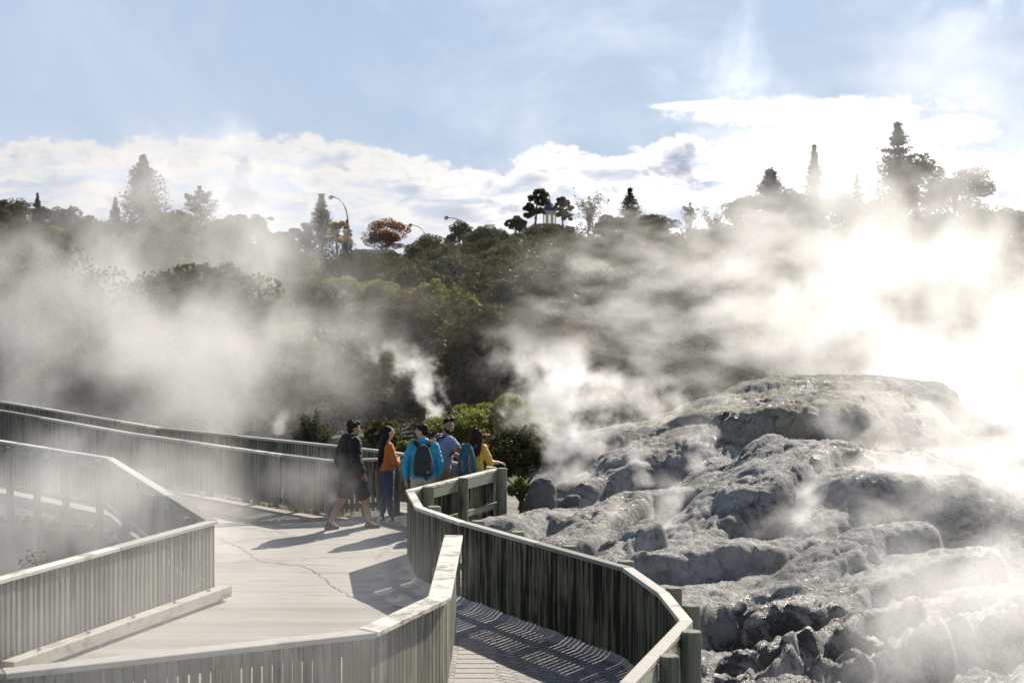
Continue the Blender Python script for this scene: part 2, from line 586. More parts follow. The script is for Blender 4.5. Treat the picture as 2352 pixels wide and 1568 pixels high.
M_conc = concrete_mat()
M_deck = deck_mat('deck_planks', (0.26, 0.24, 0.20), (0.42, 0.39, 0.345), 0.105)
M_brick = brick_mat()
M_rock = rock_mat()
M_soil = soil_mat()
M_leaf_dark = leaf_mat('dark_leaves', (0.042, 0.043, 0.020), (0.096, 0.091, 0.042), 0.3, 0.38)
M_leaf_olive = leaf_mat('olive_leaves', (0.056, 0.057, 0.024), (0.125, 0.116, 0.052), 0.34, 0.4)
M_leaf_brown = leaf_mat('bronze_leaves', (0.048, 0.038, 0.018), (0.108, 0.078, 0.034), 0.28, 0.38)
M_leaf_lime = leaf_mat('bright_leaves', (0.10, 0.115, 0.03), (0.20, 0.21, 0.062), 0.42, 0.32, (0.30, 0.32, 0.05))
M_leaf_grey = leaf_mat('grey_green_leaves', (0.055, 0.057, 0.040), (0.12, 0.12, 0.08), 0.3, 0.4)
M_leaf_con = leaf_mat('conifer_needles', (0.018, 0.028, 0.016), (0.04, 0.052, 0.026), 0.15, 0.55)
M_leaf_red = leaf_mat('autumn_red_leaves', (0.15, 0.055, 0.025), (0.24, 0.11, 0.05), 0.4, 0.5, (0.28, 0.10, 0.03))
M_leaf_gold = leaf_mat('autumn_gold_leaves', (0.30, 0.18, 0.03), (0.42, 0.27, 0.05), 0.4, 0.5, (0.5, 0.3, 0.05))
M_bark = plain('bark', (0.09, 0.075, 0.06), 0.9, 0.4, 14, bumpy=0.6)
#PART2
# ------------------------------------------------------------------ terrain
def hill(x, y):
    x, y = np.asarray(x, float), np.asarray(y, float)
    top = 5.6 + 2.6 * sstep(-x / np.maximum(y, 1), 0.10, 0.24) + 1.2 * sstep(x / np.maximum(y, 1), 0.0, 0.12)
    h = -1.35 + (top + 1.35) * sstep(y + 2.0 * perlin(x * 0.05, y * 0.05), 60, 128) ** 0.8
    h = h + 0.5 * fbm(x * 0.09 + 3, y * 0.09, 4) * sstep(y, 58, 80)
    near = -0.45 * sstep(y, 37, 31) + 0.9 * 0
    h = np.where(y < 45, -1.35 + (1.35 - 0.5) * sstep(y, 40, 30), h)
    pit = sstep(-x, 4.4, 6.0) * sstep(y, 36, 30)
    h = h - 1.5 * pit
    river = sstep(np.abs(y - 55 - 2 * np.sin(x * 0.15)), 6.5, 4.0)
    return h - 0.7 * river


ys = np.concatenate([np.linspace(-40, 20, 40), np.linspace(21, 140, 180), np.linspace(145, 420, 30), np.linspace(500, 3000, 12)])
xs = np.concatenate([np.linspace(-2500, -300, 10), np.linspace(-240, -62, 16), np.linspace(-60, 60, 170), np.linspace(62, 240, 16), np.linspace(300, 2500, 10)])
GX, GY = np.meshgrid(xs, ys)
GZ = hill(GX, GY)
tag(grid_obj('terrain', GX, GY, GZ, M_soil), kind='structure')

m_w, g = new_mat('stream_water')
p = g.n('ShaderNodeNewGeometry').outputs['Position']
nw = g.noise(g.scale(p, (1, 1, 1)), 3.2, 5, 0.6, 0.6)
b = g.n('ShaderNodeBsdfPrincipled', {'Base Color': (0.05, 0.06, 0.055, 1), 'Roughness': 0.12, 'Specular IOR Level': 0.6})
g.set(b.inputs['Normal'], bump(g, nw, 1.0, 0.35))
finish(g, b)
tag(mesh_obj('water', [(-60, 47, -1.62), (60, 47, -1.62), (60, 63, -1.62), (-60, 63, -1.62)], [[0, 1, 2, 3]], m_w), kind='structure')

# ------------------------------------------------------------------ plan of the boardwalks (metres)
F1L, F1C, F1M, F1B = (-5.25, 17.6), (-3.79, 22.0), (-6.94, 30.0), (-9.9, 33.4)
F1LL = (-7.2, 11.5)
F1BB = (-15.5, 39.0)
F2 = [(-18.5, 47.5), (-12.0, 41.1), (-7.6, 34.9), (-4.0, 30.55), (-3.12, 29.6), (-1.95, 29.95)]
F3 = [(-20.0, 55.0), (-13.05, 44.4), (-7.3, 36.2), (-3.39, 32.4), (-2.15, 31.1), (-0.83, 29.05), (-0.30, 28.42)]
F4 = [(-0.22, 28.3), (-1.49, 25.3), (-1.25, 23.4), (-0.61, 21.9), (1.22, 18.4), (1.47, 16.9), (1.55, 15.5), (0.86, 13.07), (0.45, 11.6), (0.3, 9.0)]
F5 = [(-0.67, 20.0), (-0.67, 16.05), (-1.20, 14.5), (-3.8, 13.0), (-6.5, 12.0)]


def slab(name, poly, z, mat, thick=0.25):
    m = MB()
    m.prism([(x, y, z - thick) for x, y in poly], [(x, y, z) for x, y in poly])
    return tag(m.build(name, mat), kind='structure')


P2 = lambda px, py: tuple(atz(px, py)[:2])
conc = [F1L, F1C, (-6.25, 28.2), (-3.0, 29.65), (-1.95, 29.95), (-2.15, 31.1), (-0.83, 29.05), (-0.30, 28.42)] + F4[1:] + [(-8, 9.0), F1LL]
slab('path', conc, 0.0, M_conc, 0.3)
slab('boardwalk', [(-6.25, 28.2), (-3.0, 29.65), (-1.97, 29.96), (-3.12, 29.7), (-4.0, 30.65), (-7.6, 35.0), (-12.0, 41.2), (-18.5, 47.6), (-15.6, 38.9), F1B, F1M], 0.004, M_deck, 0.2)
M_deck2 = deck_mat('near_deck_planks', (0.26, 0.24, 0.20), (0.42, 0.39, 0.345), 0.12)
d2 = [F1L, P2(497, 1388), P2(700, 1386), P2(893, 1385), P2(930, 1418), (-0.95, 17.6), (-0.69, 16.05), (-1.24, 14.5), (-3.8, 12.9), (-6.9, 11.7)]
slab('boardwalk', d2, 0.006, M_deck2, 0.05)
slab('brick_path', [(-0.63, 19.75), (-0.45, 20.0), (0.2, 19.8), (0.75, 19.2), (1.22, 18.3), (1.45, 16.9), (1.5, 15.5), (0.82, 13.0), (0.42, 11.6), (0.28, 9.0), (-0.62, 9.0)], 0.005, M_brick, 0.05)
# soldier course along the fence
mbk = MB()
for i in range(46):
    yy = 19.62 - i * 0.225
    mbk.prism([(-0.59, yy - 0.2, -0.02), (-0.17, yy - 0.2, -0.02), (-0.17, yy, -0.02), (-0.59, yy, -0.02)],
              [(-0.585, yy - 0.195, 0.010), (-0.175, yy - 0.195, 0.010), (-0.175, yy - 0.005, 0.010), (-0.585, yy - 0.005, 0.010)])
M_brick1 = plain('edge_bricks', (0.36, 0.34, 0.31), 0.8, 0.2, 30)
tag(mbk.build('brick_edging', M_brick1), kind='structure')
# cracks in the concrete
M_crack = plain('crack_dirt', (0.12, 0.115, 0.105), 0.9, 0.2, 30)


def crack(pts, w):
    m = MB()
    q = [atz(*p) for p in pts]
    fine = []
    for a, b_ in zip(q, q[1:]):
        n = max(2, int((b_ - a).length / 0.12))
        fine += [a.lerp(b_, i / n) + Vector((random.uniform(-.03, .03), random.uniform(-.05, .05), 0)) for i in range(n)]
    fine.append(q[-1])
    for a, b_ in zip(fine, fine[1:]):
        t = (b_ - a).normalized()
        sdv = Vector((-t.y, t.x, 0)) * w * random.uniform(0.4, 1.3)
        m.add([a - sdv + Vector((0, 0, .004)), a + sdv + Vector((0, 0, .004)), b_ + sdv + Vector((0, 0, .004)), b_ - sdv + Vector((0, 0, .004))], [[0, 1, 2, 3]])
    return m.build('crack', M_crack)


ck = crack([(505, 1235), (560, 1262), (600, 1290), (700, 1300), (745, 1330), (800, 1368), (850, 1385), (890, 1400)], 0.008)
tag(ck, kind='structure')
tag(crack([(890, 1400), (905, 1392), (935, 1400), (960, 1425)], 0.03), kind='structure')
# drain grate in front of the far boardwalk
gr = empty('drain_grate', (-4.6, 28.9, 0.0), 'long narrow slotted drain grate across the concrete path in front of the boardwalk', 'drain grate')
M_iron = plain('grate_iron', (0.22, 0.2, 0.18), 0.6, 0.2, 40, 0.3)
M_dark = plain('grate_pit', (0.03, 0.03, 0.03), 0.9, 0.1, 10)
a, b_ = Vector((-6.2, 28.12, 0)), Vector((-2.9, 29.6, 0))
t = (b_ - a).normalized()
sdv = Vector((-t.y, t.x, 0))
m1, m2 = MB(), MB()
m2.bar(a + Vector((0, 0, .004)), b_ + Vector((0, 0, .004)), 0.26, 0.004)
L = (b_ - a).length
for i in range(int(L / 0.07)):
    p = a + t * (i * 0.07 + 0.02) + Vector((0, 0, .012))
    m1.bar(p - sdv * 0.13, p + sdv * 0.13, 0.03, 0.012)
for s_ in (-1, 1):
    m1.bar(a + sdv * 0.145 * s_ + Vector((0, 0, .010)), b_ + sdv * 0.145 * s_ + Vector((0, 0, .010)), 0.03, 0.016)
for mm, nm, mt in ((m1, 'bar_grid', M_iron), (m2, 'drain_channel', M_dark)):
    o = mm.build(nm, mt)
    o.parent = gr
    o.matrix_parent_inverse = Matrix.Translation(-gr.location)

# ------------------------------------------------------------------ fences
def mitre(pts):
    """left-hand unit offsets at each point of a 2-D polyline"""
    out = []
    n = len(pts)
    for i in range(n):
        d1 = (Vector(pts[i]) - Vector(pts[i - 1])).normalized() if i else None
        d2 = (Vector(pts[i + 1]) - Vector(pts[i])).normalized() if i < n - 1 else None
        d1, d2 = d1 or d2, d2 or d1
        n1, n2 = Vector((-d1.y, d1.x)), Vector((-d2.y, d2.x))
        k = (n1 + n2).normalized()
        out.append(k / max(0.4, k.dot(n1)))
    return out


M_kerb = wood('kerb_timber', (0.26, 0.24, 0.20), (0.46, 0.43, 0.37), (0.15, 0.14, 0.11), 0.54, 0.72, vertical=False)


def fence(label, pts, cap_w, zc, side, slat_m, cap_m, posts=(), post_r=0.075, post_side=None, zb=0.03, fascia=True, low_rail=0.28, pitch=0.094, sw=0.068,
          group='slatted timber fences along the paths', post_top=None, kerb=None, jit=0.012):
    """slats stand on the SIDE (+1 left of the line, -1 right) of the rails"""
    base = Vector((pts[0][0], pts[0][1], 0))
    root = empty('timber_fence', base, label, 'fence', group)
    off = mitre(pts)
    rr = random.Random(len(pts) * 13 + int(cap_w * 1000))
    capm, slm = MB(), MB()
    P = lambda i, o, z: Vector((pts[i][0] + off[i].x * o, pts[i][1] + off[i].y * o, z)) - base
    nseg = len(pts) - 1
    for i in range(nseg):
        a, b_ = Vector(pts[i]), Vector(pts[i + 1])
        d = (b_ - a)
        L = d.length
        d = d / L
        # cap board(s), mitred at the bends, a hair's gap between lengths
        nb = max(1, round(L / 2.6))
        for k in range(nb):
            t0, t1 = k / nb + 0.0015, (k + 1) / nb - 0.0015
            q = lambda o, z, t: P(i, o, z).lerp(P(i + 1, o, z), t)
            dz = rr.uniform(-.003, .003)
            capm.prism([q(-cap_w / 2, zc - .045 + dz, t0), q(-cap_w / 2, zc - .045 + dz, t1), q(cap_w / 2, zc - .045 + dz, t1), q(cap_w / 2, zc - .045 + dz, t0)],
                       [q(-cap_w / 2, zc + dz, t0), q(-cap_w / 2, zc + dz, t1), q(cap_w / 2, zc + dz, t1), q(cap_w / 2, zc + dz, t0)])
        # slats
        n = Vector((-d.y, d.x))
        so = side * 0.022
        k = 0
        s = 0.03
        while s < L - 0.03:
            w = sw + rr.uniform(-.006, .006)
            c = a + d * s + n * (so + rr.uniform(-.003, .003))
            z0, z1 = zb + rr.uniform(0, jit), zc - 0.047
            h1, h2 = d * w / 2, n * 0.009
            q = [c - h1 - h2, c + h1 - h2, c + h1 + h2, c - h1 + h2]
            slm.prism([Vector((p.x, p.y, z0)) - base for p in q], [Vector((p.x, p.y, z1)) - base for p in q])
            s += pitch + rr.uniform(-.004, .004)
    slm.build('slat_panel', slat_m, root)
    capm.build('top_rail', cap_m, root, bevel=0.004)
    ro = -side * 0.034
    for zz, hh, nm in ([(zc - 0.125, 0.14, 'upper_rail')] if fascia else []) + ([(low_rail, 0.09, 'lower_rail')] if low_rail else []):
        mr = MB()
        for i in range(nseg):
            mr.bar(P(i, ro, zz), P(i + 1, ro, zz), 0.045, hh)
        mr.build(nm, M_rail, root)
    ps = post_side if post_side is not None else -side
    for (i, t) in posts:
        p = P(i, 0, 0).lerp(P(i + 1, 0, 0), t)
        dd = (Vector(pts[i + 1]) - Vector(pts[i])).normalized()
        nn = Vector((-dd.y, dd.x, 0)) * ps * (post_r + 0.058)
        p = p + nn
        m = MB()
        zt = (post_top if post_top is not None else zc + 0.02)
        r_ = post_r * rr.uniform(0.95, 1.05)
        m.tube([(p.x, p.y, -0.9), (p.x, p.y, zt - .012), (p.x, p.y, zt)], [r_, r_, r_ * 0.93], 18)
        m.build('post', M_post, root)
    if kerb:
        i, w, h, o = kerb
        m = MB()
        m.bar(P(i, o, 0.05 + h / 2), P(i + 1, o, 0.05 + h / 2), w, h)
        k = m.build('kerb_beam', M_kerb, root, bevel=0.008)
        for t in (0.12, 0.32, 0.52, 0.72, 0.9):
            c = P(i, o, 0.05 + h).lerp(P(i + 1, o, 0.05 + h), t)
            mb2 = MB()
            mb2.tube([c + Vector((0, 0, -.01)), c + Vector((0, 0, .02))], 0.022, 8)
            mb2.build('bolt', M_iron, k)
        for t in (0.05, 0.35, 0.65, 0.95):
            c = P(i, o, 0.0).lerp(P(i + 1, o, 0.0), t)
            m3 = MB()
            m3.prism([c + Vector(v) for v in ((-.06, -.06, 0.006), (.06, -.06, 0.006), (.06, .06, 0.006), (-.06, .06, 0.006))],
                     [c + Vector(v) for v in ((-.06, -.06, .05), (.06, -.06, .05), (.06, .06, .05), (-.06, .06, .05))])
            m3.build('packer_block', M_rail, k)
    return root


fence('pale slatted fence around the misty drop, with a sharp corner and a bolted kerb beam', [F1LL, F1L, F1C, F1M, F1B, F1BB], 0.14, 1.0, -1, M_slat, M_cap,
      posts=[(1, .2), (1, .75), (2, .1), (2, .4), (2, .7), (3, .02), (3, .3), (3, .55), (3, .8), (4, .1), (4, .3), (4, .5)], post_r=0.07, post_top=0.94, pitch=0.098, sw=0.056, zb=0.10, kerb=(1, 0.16, 0.14, -0.17), low_rail=0.15)
fence('fence on the far edge of the boardwalk, ending behind the woman in orange', F2, 0.12, 1.0, -1, M_slat, M_cap,
      posts=[(1, .3), (1, .6), (1, .9), (2, .2), (2, .5), (2, .8), (3, .2), (3, .9), (4, .98)], zb=0.10, low_rail=0.2, post_top=0.94)
fence('farthest fence, running behind the people who lean on its rail', F3, 0.12, 1.0, -1, M_slat, M_cap,
      posts=[(2, .2), (2, .5), (2, .9), (3, .5), (4, .3), (4, .9), (5, .9)], zb=0.14, low_rail=0.22, post_top=0.94)
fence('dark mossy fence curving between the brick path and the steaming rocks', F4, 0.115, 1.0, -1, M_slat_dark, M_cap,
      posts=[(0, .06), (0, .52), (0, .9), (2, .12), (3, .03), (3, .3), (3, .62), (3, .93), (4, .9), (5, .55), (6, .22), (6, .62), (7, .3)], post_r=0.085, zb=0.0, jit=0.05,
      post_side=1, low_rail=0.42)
fence('nearest fence with a broad bleached top rail, ending beside the brick path', F5, 0.21, 1.11, 1, M_slat, M_cap,
      posts=[(0, .05), (0, .5), (1, .1), (2, .1), (2, .6)], post_r=0.05, post_top=1.05, pitch=0.088, sw=0.074, zb=0.02, low_rail=0.2)

# pale dust drifted against the foot of the mossy fence
M_dust = plain('silica_dust', (0.46, 0.44, 0.41), 0.9, 0.25, 18, bumpy=0.6)
mo = mitre(F4)
vs, fs, rows = [], [], []
for i in range(1, len(F4) - 2):
    a, b_ = Vector(F4[i]), Vector(F4[i + 1])
    n = max(2, int((b_ - a).length / 0.08))
    for k in range(n):
        t = k / n
        c = a.lerp(b_, t)
        nn = (mo[i].lerp(mo[i + 1], t)) * -1
        s = len(rows) * 0.08
        wd = 0.10 + 0.16 * abs(float(perlin(np.array(s * 0.8), np.array(3.3)))) + 0.10 * float(perlin(np.array(s * 3.1), np.array(8.3)))
        row = []
        for j, (f_, h_) in enumerate(((-0.02, 0.06), (0.25, 0.04), (0.6, 0.018), (1.0, -0.006))):
            hh = h_ * (0.7 + 0.8 * abs(float(perlin(np.array(s * 1.7 + j), np.array(1.7 + j)))))if j < 3 else h_
            vs.append((c.x + nn.x * wd * f_ + nn.x * 0.03, c.y + nn.y * wd * f_ + nn.y * 0.03, hh))
        rows.append(len(vs) - 4)
for r0, r1 in zip(rows, rows[1:]):
    for j in range(3):
        fs.append([r0 + j, r0 + j + 1, r1 + j + 1, r1 + j])
tag(mesh_obj('dust', vs, fs, M_dust, smooth=True), kind='structure')

# ------------------------------------------------------------------ silica terrace
rx, ry = np.arange(-2.5, 14.0, 0.038), np.concatenate([np.arange(11.5, 33.0, 0.04), np.arange(33.0, 36.0, 0.08), np.arange(36, 44, 0.2)])
QX, QY = np.meshgrid(rx, ry)


def ridge(H, pts, wf, wb, pw=2.5, base=None, k=0.12):
    """raise a rounded lobe whose crest runs through pts (px, py, dist); wf/wb = width on the camera side / far side"""
    P = [at(*p) for p in pts]
    best = np.full(QX.shape, 1e9)
    zc = np.zeros(QX.shape)
    sgn = np.zeros(QX.shape)
    wx = QX + 0.10 * perlin(QX * 1.3, QY * 1.3 + 5)
    wy = QY + 0.10 * perlin(QX * 1.3 + 9, QY * 1.3)
    for a, b in zip(P, P[1:]):
        dx, dy = b.x - a.x, b.y - a.y
        t = np.clip(((wx - a.x) * dx + (wy - a.y) * dy) / (dx * dx + dy * dy), 0, 1)
        ex, ey = wx - (a.x + t * dx), wy - (a.y + t * dy)
        d = np.hypot(ex, ey)
        L = math.hypot(dx, dy)
        s = (ex * dy - ey * dx) / L                    # >0 on the right-hand side of a->b
        m = d < best
        best = np.where(m, d, best)
        zc = np.where(m, a.z + t * (b.z - a.z), zc)
        sgn = np.where(m, s, sgn)
    f = 0.5 + 0.5 * np.tanh(sgn / 0.15)
    w = wf * f + wb * (1 - f)
    t = np.clip(best / w, 0, 1)
    prof = (1 - t ** pw) ** 1.3
    hb = H if base is None else base
    cand = hb + (zc - hb) * prof
    cand = np.where(t < 1, cand, -9)
    e = np.clip(0.5 + 0.5 * (cand - H) / k, 0, 1)
    return np.where(cand > -8, H * (1 - e) + cand * e + k * e * (1 - e), H)


H = 0.02 + 0.0 * QX
rag = 0.35 * perlin(QX * 0.9, QX * 0.3) + 0.22 * perlin(QX * 2.6, QY * 0.7) + 0.12 * perlin(QX * 6, QY * 5)
led = QY - (20.9 + rag)
H = H - 0.45 * sstep(led, 0.12, -0.30) * sstep(QX, 1.7, 2.3) + 0.42 * sstep(QY, 19.6, 16.0) * sstep(QX, 1.7, 2.4)
H = H - 0.14 * sstep(QY - (22.3 + 1.3 * rag), 0.06, -0.14) * sstep(QX, 2.6, 3.4)
H = H + 0.66 * sstep(QY + 0.4 * perlin(QX * .6, QY * .6) + 1.3 * sstep(QX, 4.3, 6.0), 26.6, 28.0) * sstep(QX, 2.0, 3.6)
H = H + 0.22 * sstep(QY, 23.5, 28) * sstep(QX, -0.3, 1.0)
# main dome behind, its stepped shoulders and the slabs on top
H = ridge(H, [(1590, 985, 32.2), (1700, 925, 32.6), (1850, 896, 33.2), (2000, 905, 34)], 1.9, 4.0, 3.4, k=0.08)
H = ridge(H, [(1690, 940, 31.9), (1800, 920, 32.2), (1900, 925, 32.6)], 0.9, 1.4, 4.5, k=0.03)
H = ridge(H, [(1475, 1035, 30.6), (1560, 985, 31.4), (1640, 975, 31.6)], 0.75, 1.3, 4, k=0.05)
H = ridge(H, [(1880, 876, 34.6), (1990, 868, 35.4), (2090, 880, 36)], 0.9, 2.0, 5, k=0.03)
H = ridge(H, [(1340, 1112, 29.6), (1400, 1082, 29.9), (1450, 1064, 30.1)], 0.42, 0.7, 4, k=0.03)
H = ridge(H, [(1300, 1150, 29.2), (1345, 1124, 29.5)], 0.3, 0.4, 4, k=0.03)
# flow lobes, each a tilted tongue running down to the left
H = ridge(H, [(1610, 1140, 28.0), (1690, 1070, 28.8), (1774, 1002, 29.4)], 0.40, 0.36, 5, k=0.03)
H = ridge(H, [(1900, 1024, 28.2), (2060, 1045, 28.7)], 0.9, 1.4, 3.4, k=0.05)
H = ridge(H, [(1548, 1240, 25.0), (1650, 1168, 25.8), (1740, 1092, 26.9), (1810, 1046, 27.5), (1905, 1020, 28.2)], 0.56, 1.0, 4.2, k=0.04)
H = ridge(H, [(1745, 1120, 26.2), (1800, 1070, 26.8), (1885, 1032, 27.6)], 0.42, 0.7, 5.0, k=0.03)
H = ridge(H, [(1870, 1245, 24.8), (1930, 1152, 25.5), (1995, 1086, 26.0), (2062, 1088, 26.2)], 0.46, 0.9, 4.5, k=0.03)
H = ridge(H, [(2055, 1088, 26.5), (2230, 1096, 27.2), (2420, 1090, 28.5)], 1.1, 2.2, 3.0, k=0.06)
H = ridge(H, [(1378, 1290, 23.4), (1438, 1222, 24.1), (1490, 1206, 24.4)], 0.30, 0.40, 4.5, k=0.03)
H = ridge(H, [(1330, 1240, 24.9), (1400, 1178, 26.2), (1480, 1132, 27.5), (1580, 1128, 28.0)], 0.28, 0.8, 4, k=0.04)
H = ridge(H, [(1535, 1274, 23.4), (1640, 1250, 23.8), (1760, 1256, 23.9)], 0.30, 0.8, 3.4, k=0.04)
H = ridge(H, [(1165, 1190, 26.4), (1250, 1174, 27.2), (1340, 1196, 26.8)], 0.4, 0.8, 3, k=0.04)
H = ridge(H, [(1840, 1335, 22.3), (1930, 1268, 23.0), (2010, 1222, 23.6), (2110, 1206, 24)], 0.38, 0.8, 4.2, k=0.03)
H = ridge(H, [(1840, 1415, 21.1), (1960, 1345, 22.0), (2080, 1300, 22.6), (2260, 1268, 23.2)], 0.34, 0.8, 4.2, k=0.03)
for (px, py, d, l, w) in ((1640, 1394, 20.9, 60, .20), (1800, 1392, 20.9, 60, .20), (1905, 1455, 19.9, 70, .22), (2020, 1404, 20.6, 70, .26), (1960, 1520, 18.7, 80, .20), (2070, 1478, 19.2, 80, .26),
                          (1740, 1505, 19.0, 80, .14), (2180, 1368, 21.4, 90, .30), (2270, 1412, 20.4, 70, .30), (1740, 1552, 18.0, 90, .12)):
    H = ridge(H, [(px - l, py + l * 0.50, d - 0.25), (px + l, py - l * 0.28, d + 0.4)], w * 0.8, w * 1.6, 2.6, k=0.05)
# broken slabs: cells of crust set at their own heights, with clefts between
def cells(x, y, seed):
    xi, yi = np.floor(x).astype(int), np.floor(y).astype(int)
    f1, f2, idv = np.full(x.shape, 9.0), np.full(x.shape, 9.0), np.zeros(x.shape)
    for i in (-1, 0, 1):
        for j in (-1, 0, 1):
            h = _perm[_perm[(xi + i + seed) & 255] + ((yi + j) & 255)]
            h2 = _perm[h + 91]
            d = np.hypot(xi + i + h / 255.0 - x, yi + j + h2 / 255.0 - y)
            idv = np.where(d < f1, _perm[h2 + 33] / 255.0, idv)
            f2 = np.where(d < f1, f1, np.minimum(f2, d))
            f1 = np.minimum(f1, d)
    return f1, f2, idv


# flow ridges run up to the right, crust and pits everywhere
ca, sa = math.cos(R(42)), math.sin(R(42))
wq = 0.5 * perlin(QX * 0.7, QY * 0.7)
U, V = QX * ca + QY * sa + wq, -QX * sa + QY * ca + wq
wx_ = QX + 0.16 * fbm(QX * 1.9, QY * 1.9, 4) + 0.05 * fbm(QX * 8, QY * 8, 2)
wy_ = QY + 0.16 * fbm(QX * 1.9 + 40, QY * 1.9, 4) + 0.05 * fbm(QX * 8 + 9, QY * 8, 2)
u_, v_ = wx_ * ca + wy_ * sa, -wx_ * sa + wy_ * ca
msk = 0.35 + 0.65 * sstep(fbm(QX * 0.5 + 70, QY * 0.5, 3), -0.2, 0.4)
f1, f2, ci = cells(u_ * 0.75, v_ * 1.5, 3)
H = H + msk * (0.05 * (ci - 0.5) - 0.05 * sstep(f2 - f1, 0.12, 0.0))
f1, f2, ci = cells(u_ * 2.1 + 7, v_ * 3.6, 11)
H = H + msk * (0.014 * (ci - 0.5) - 0.014 * sstep(f2 - f1, 0.16, 0.0))
H = H + 0.012 * fbm(QX * 9, QY * 9, 2, 0.6, True)
H = H + 0.026 * fbm(U * 0.6, V * 2.4, 6, 0.58, True) - 0.02
H = H + 0.060 * fbm(QX * 0.8, QY * 0.8, 3, 0.5)
H = H + 0.009 * fbm(QX * 3.1 + 5 + wq, QY * 3.1, 5, 0.66, True)
H = H + 0.085 * sstep(QY, 21.6, 20.4) * (fbm(U * 0.9 + 50, V * 2.3, 6, 0.56, True) - 0.5) + 0.05 * sstep(QY, 21.6, 20.4) * fbm(QX * 1.1 + 50, QY * 1.1, 3, 0.5)
H = H - 0.05 * sstep(fbm(QX * 1.4 + 31, QY * 1.4, 4), 0.45, 0.8)
H = H + 0.055 * sstep(QY, 23.5, 18) * fbm(U * 1.5, V * 4.2, 5, 0.6, True)
# keep below the path on its side of the fence
fx = np.interp(QY, [9, 11.6, 13.07, 15.5, 16.9, 18.4, 21.9, 23.4, 25.3, 28.3, 29.5, 31], [.3, .45, .86, 1.55, 1.47, 1.22, -.61, -1.25, -1.49, -.22, 0.3, 0.6])
H = np.where(QY > 23.5, H, H)
H = -0.5 + (H + 0.5) * sstep(QX - fx, -0.05, 0.35)
H = np.where(QY > 38, H - 0.5 * (QY - 38), H)
H = np.where(QX > 15, H, H)
tag(grid_obj('rock_terrace', QX, QY, H, M_rock), kind='structure')


def rock_z(x, y):
    i = min(len(ry) - 1, int(np.searchsorted(ry, y)))
    j = min(len(rx) - 1, int(np.searchsorted(rx, x)))
    return float(H[i, j])


M_boulder = plain('boulder_stone', (0.13, 0.125, 0.118), 0.85, 0.5, 9, bumpy=0.9)


def boulder(label, px, py, d, sx, sy, sz, seed, top=0.6):
    bm = bmesh.new()
    bmesh.ops.create_icosphere(bm, subdivisions=5, radius=1.0)
    co = np.array([v.co[:] for v in bm.verts])
    co = np.sign(co) * np.abs(co) ** 0.62
    n = fbm(co[:, 0] * 1.1 + seed, co[:, 1] * 1.1 + co[:, 2] * 1.7, 5, 0.55)
    co = co * (1 + 0.09 * n)[:, None]
    tp = 1 - (1 - top) * (co[:, 2] * 0.5 + 0.5)
    co[:, 0] = co[:, 0] * tp * sx + 0.04 * (co[:, 2])
    co[:, 1] *= tp * sy
    co[:, 2] *= sz
    for v, c in zip(bm.verts, co): v.co = c
    me = bpy.data.meshes.new('boulder')
    bm.to_mesh(me)
    bm.free()
    me.polygons.foreach_set('use_smooth', [True] * len(me.polygons))
    me.materials.append(M_boulder)
    o = bpy.data.objects.new('boulder', me)
    C.objects.link(o)
    o.location = at(px, py, d)
    return tag(o, label, 'boulder')


boulder('squared grey boulder standing alone beside the end post of the mossy fence', 1243, 1142, 28.3, 0.31, 0.27, 0.31, 3)
boulder('low dark boulder at the foot of the rocky mound, beside the squared boulder', 1312, 1150, 28.6, 0.17, 0.17, 0.10, 8, 0.7)
#PART3
# ------------------------------------------------------------------ trees
def leaf_quads(c, size, rng, up=0.3, aspect=0.5):
    """rhombic leaves at centres c (n,3)"""
    n = len(c)
    a = rng.normal(size=(n, 3))
    a[:, 2] *= 0.7
    a /= np.linalg.norm(a, axis=1)[:, None]
    b = rng.normal(size=(n, 3))
    b[:, 2] += up
    b = np.cross(a, b)
    b /= np.linalg.norm(b, axis=1)[:, None] + 1e-9
    s = size * rng.uniform(0.6, 1.3, size=(n, 1))
    return np.stack([c - a * s, c + b * s * aspect, c + a * s, c - b * s * aspect], 1)


def crown_round(seed, n=2600, rx=1.0, rz=0.8, cz=1.0, leaf=0.09, nclump=42, squash=0.0, clump=0.27):
    """broad-leaved crown: leaves gathered in clumps near the outside of an uneven ellipsoid"""
    rng = np.random.default_rng(seed)
    d = rng.normal(size=(nclump, 3))
    d /= np.linalg.norm(d, axis=1)[:, None]
    d[:, 2] = np.where(d[:, 2] < -0.55, -d[:, 2], d[:, 2])
    r = rng.uniform(0.35, 1.0, nclump) ** 0.5
    r *= 1 + 0.22 * np.sin(3 * d[:, 0] + seed) * np.cos(2.5 * d[:, 1] + seed)
    cc = d * r[:, None] * np.array([rx, rx, rz])
    cs = clump * rng.uniform(0.55, 1.35, nclump) * rx
    k = rng.choice(nclump, n, p=cs ** 2 / np.sum(cs ** 2))
    e = rng.normal(size=(n, 3))
    e /= np.linalg.norm(e, axis=1)[:, None]
    e *= rng.uniform(0.35, 1.0, (n, 1)) ** 0.4
    p = cc[k] + e * cs[k][:, None] * np.array([1, 1, 0.72])
    p[:, 2] += cz
    return leaf_quads(p, leaf, rng), cc + np.array([0, 0, cz])


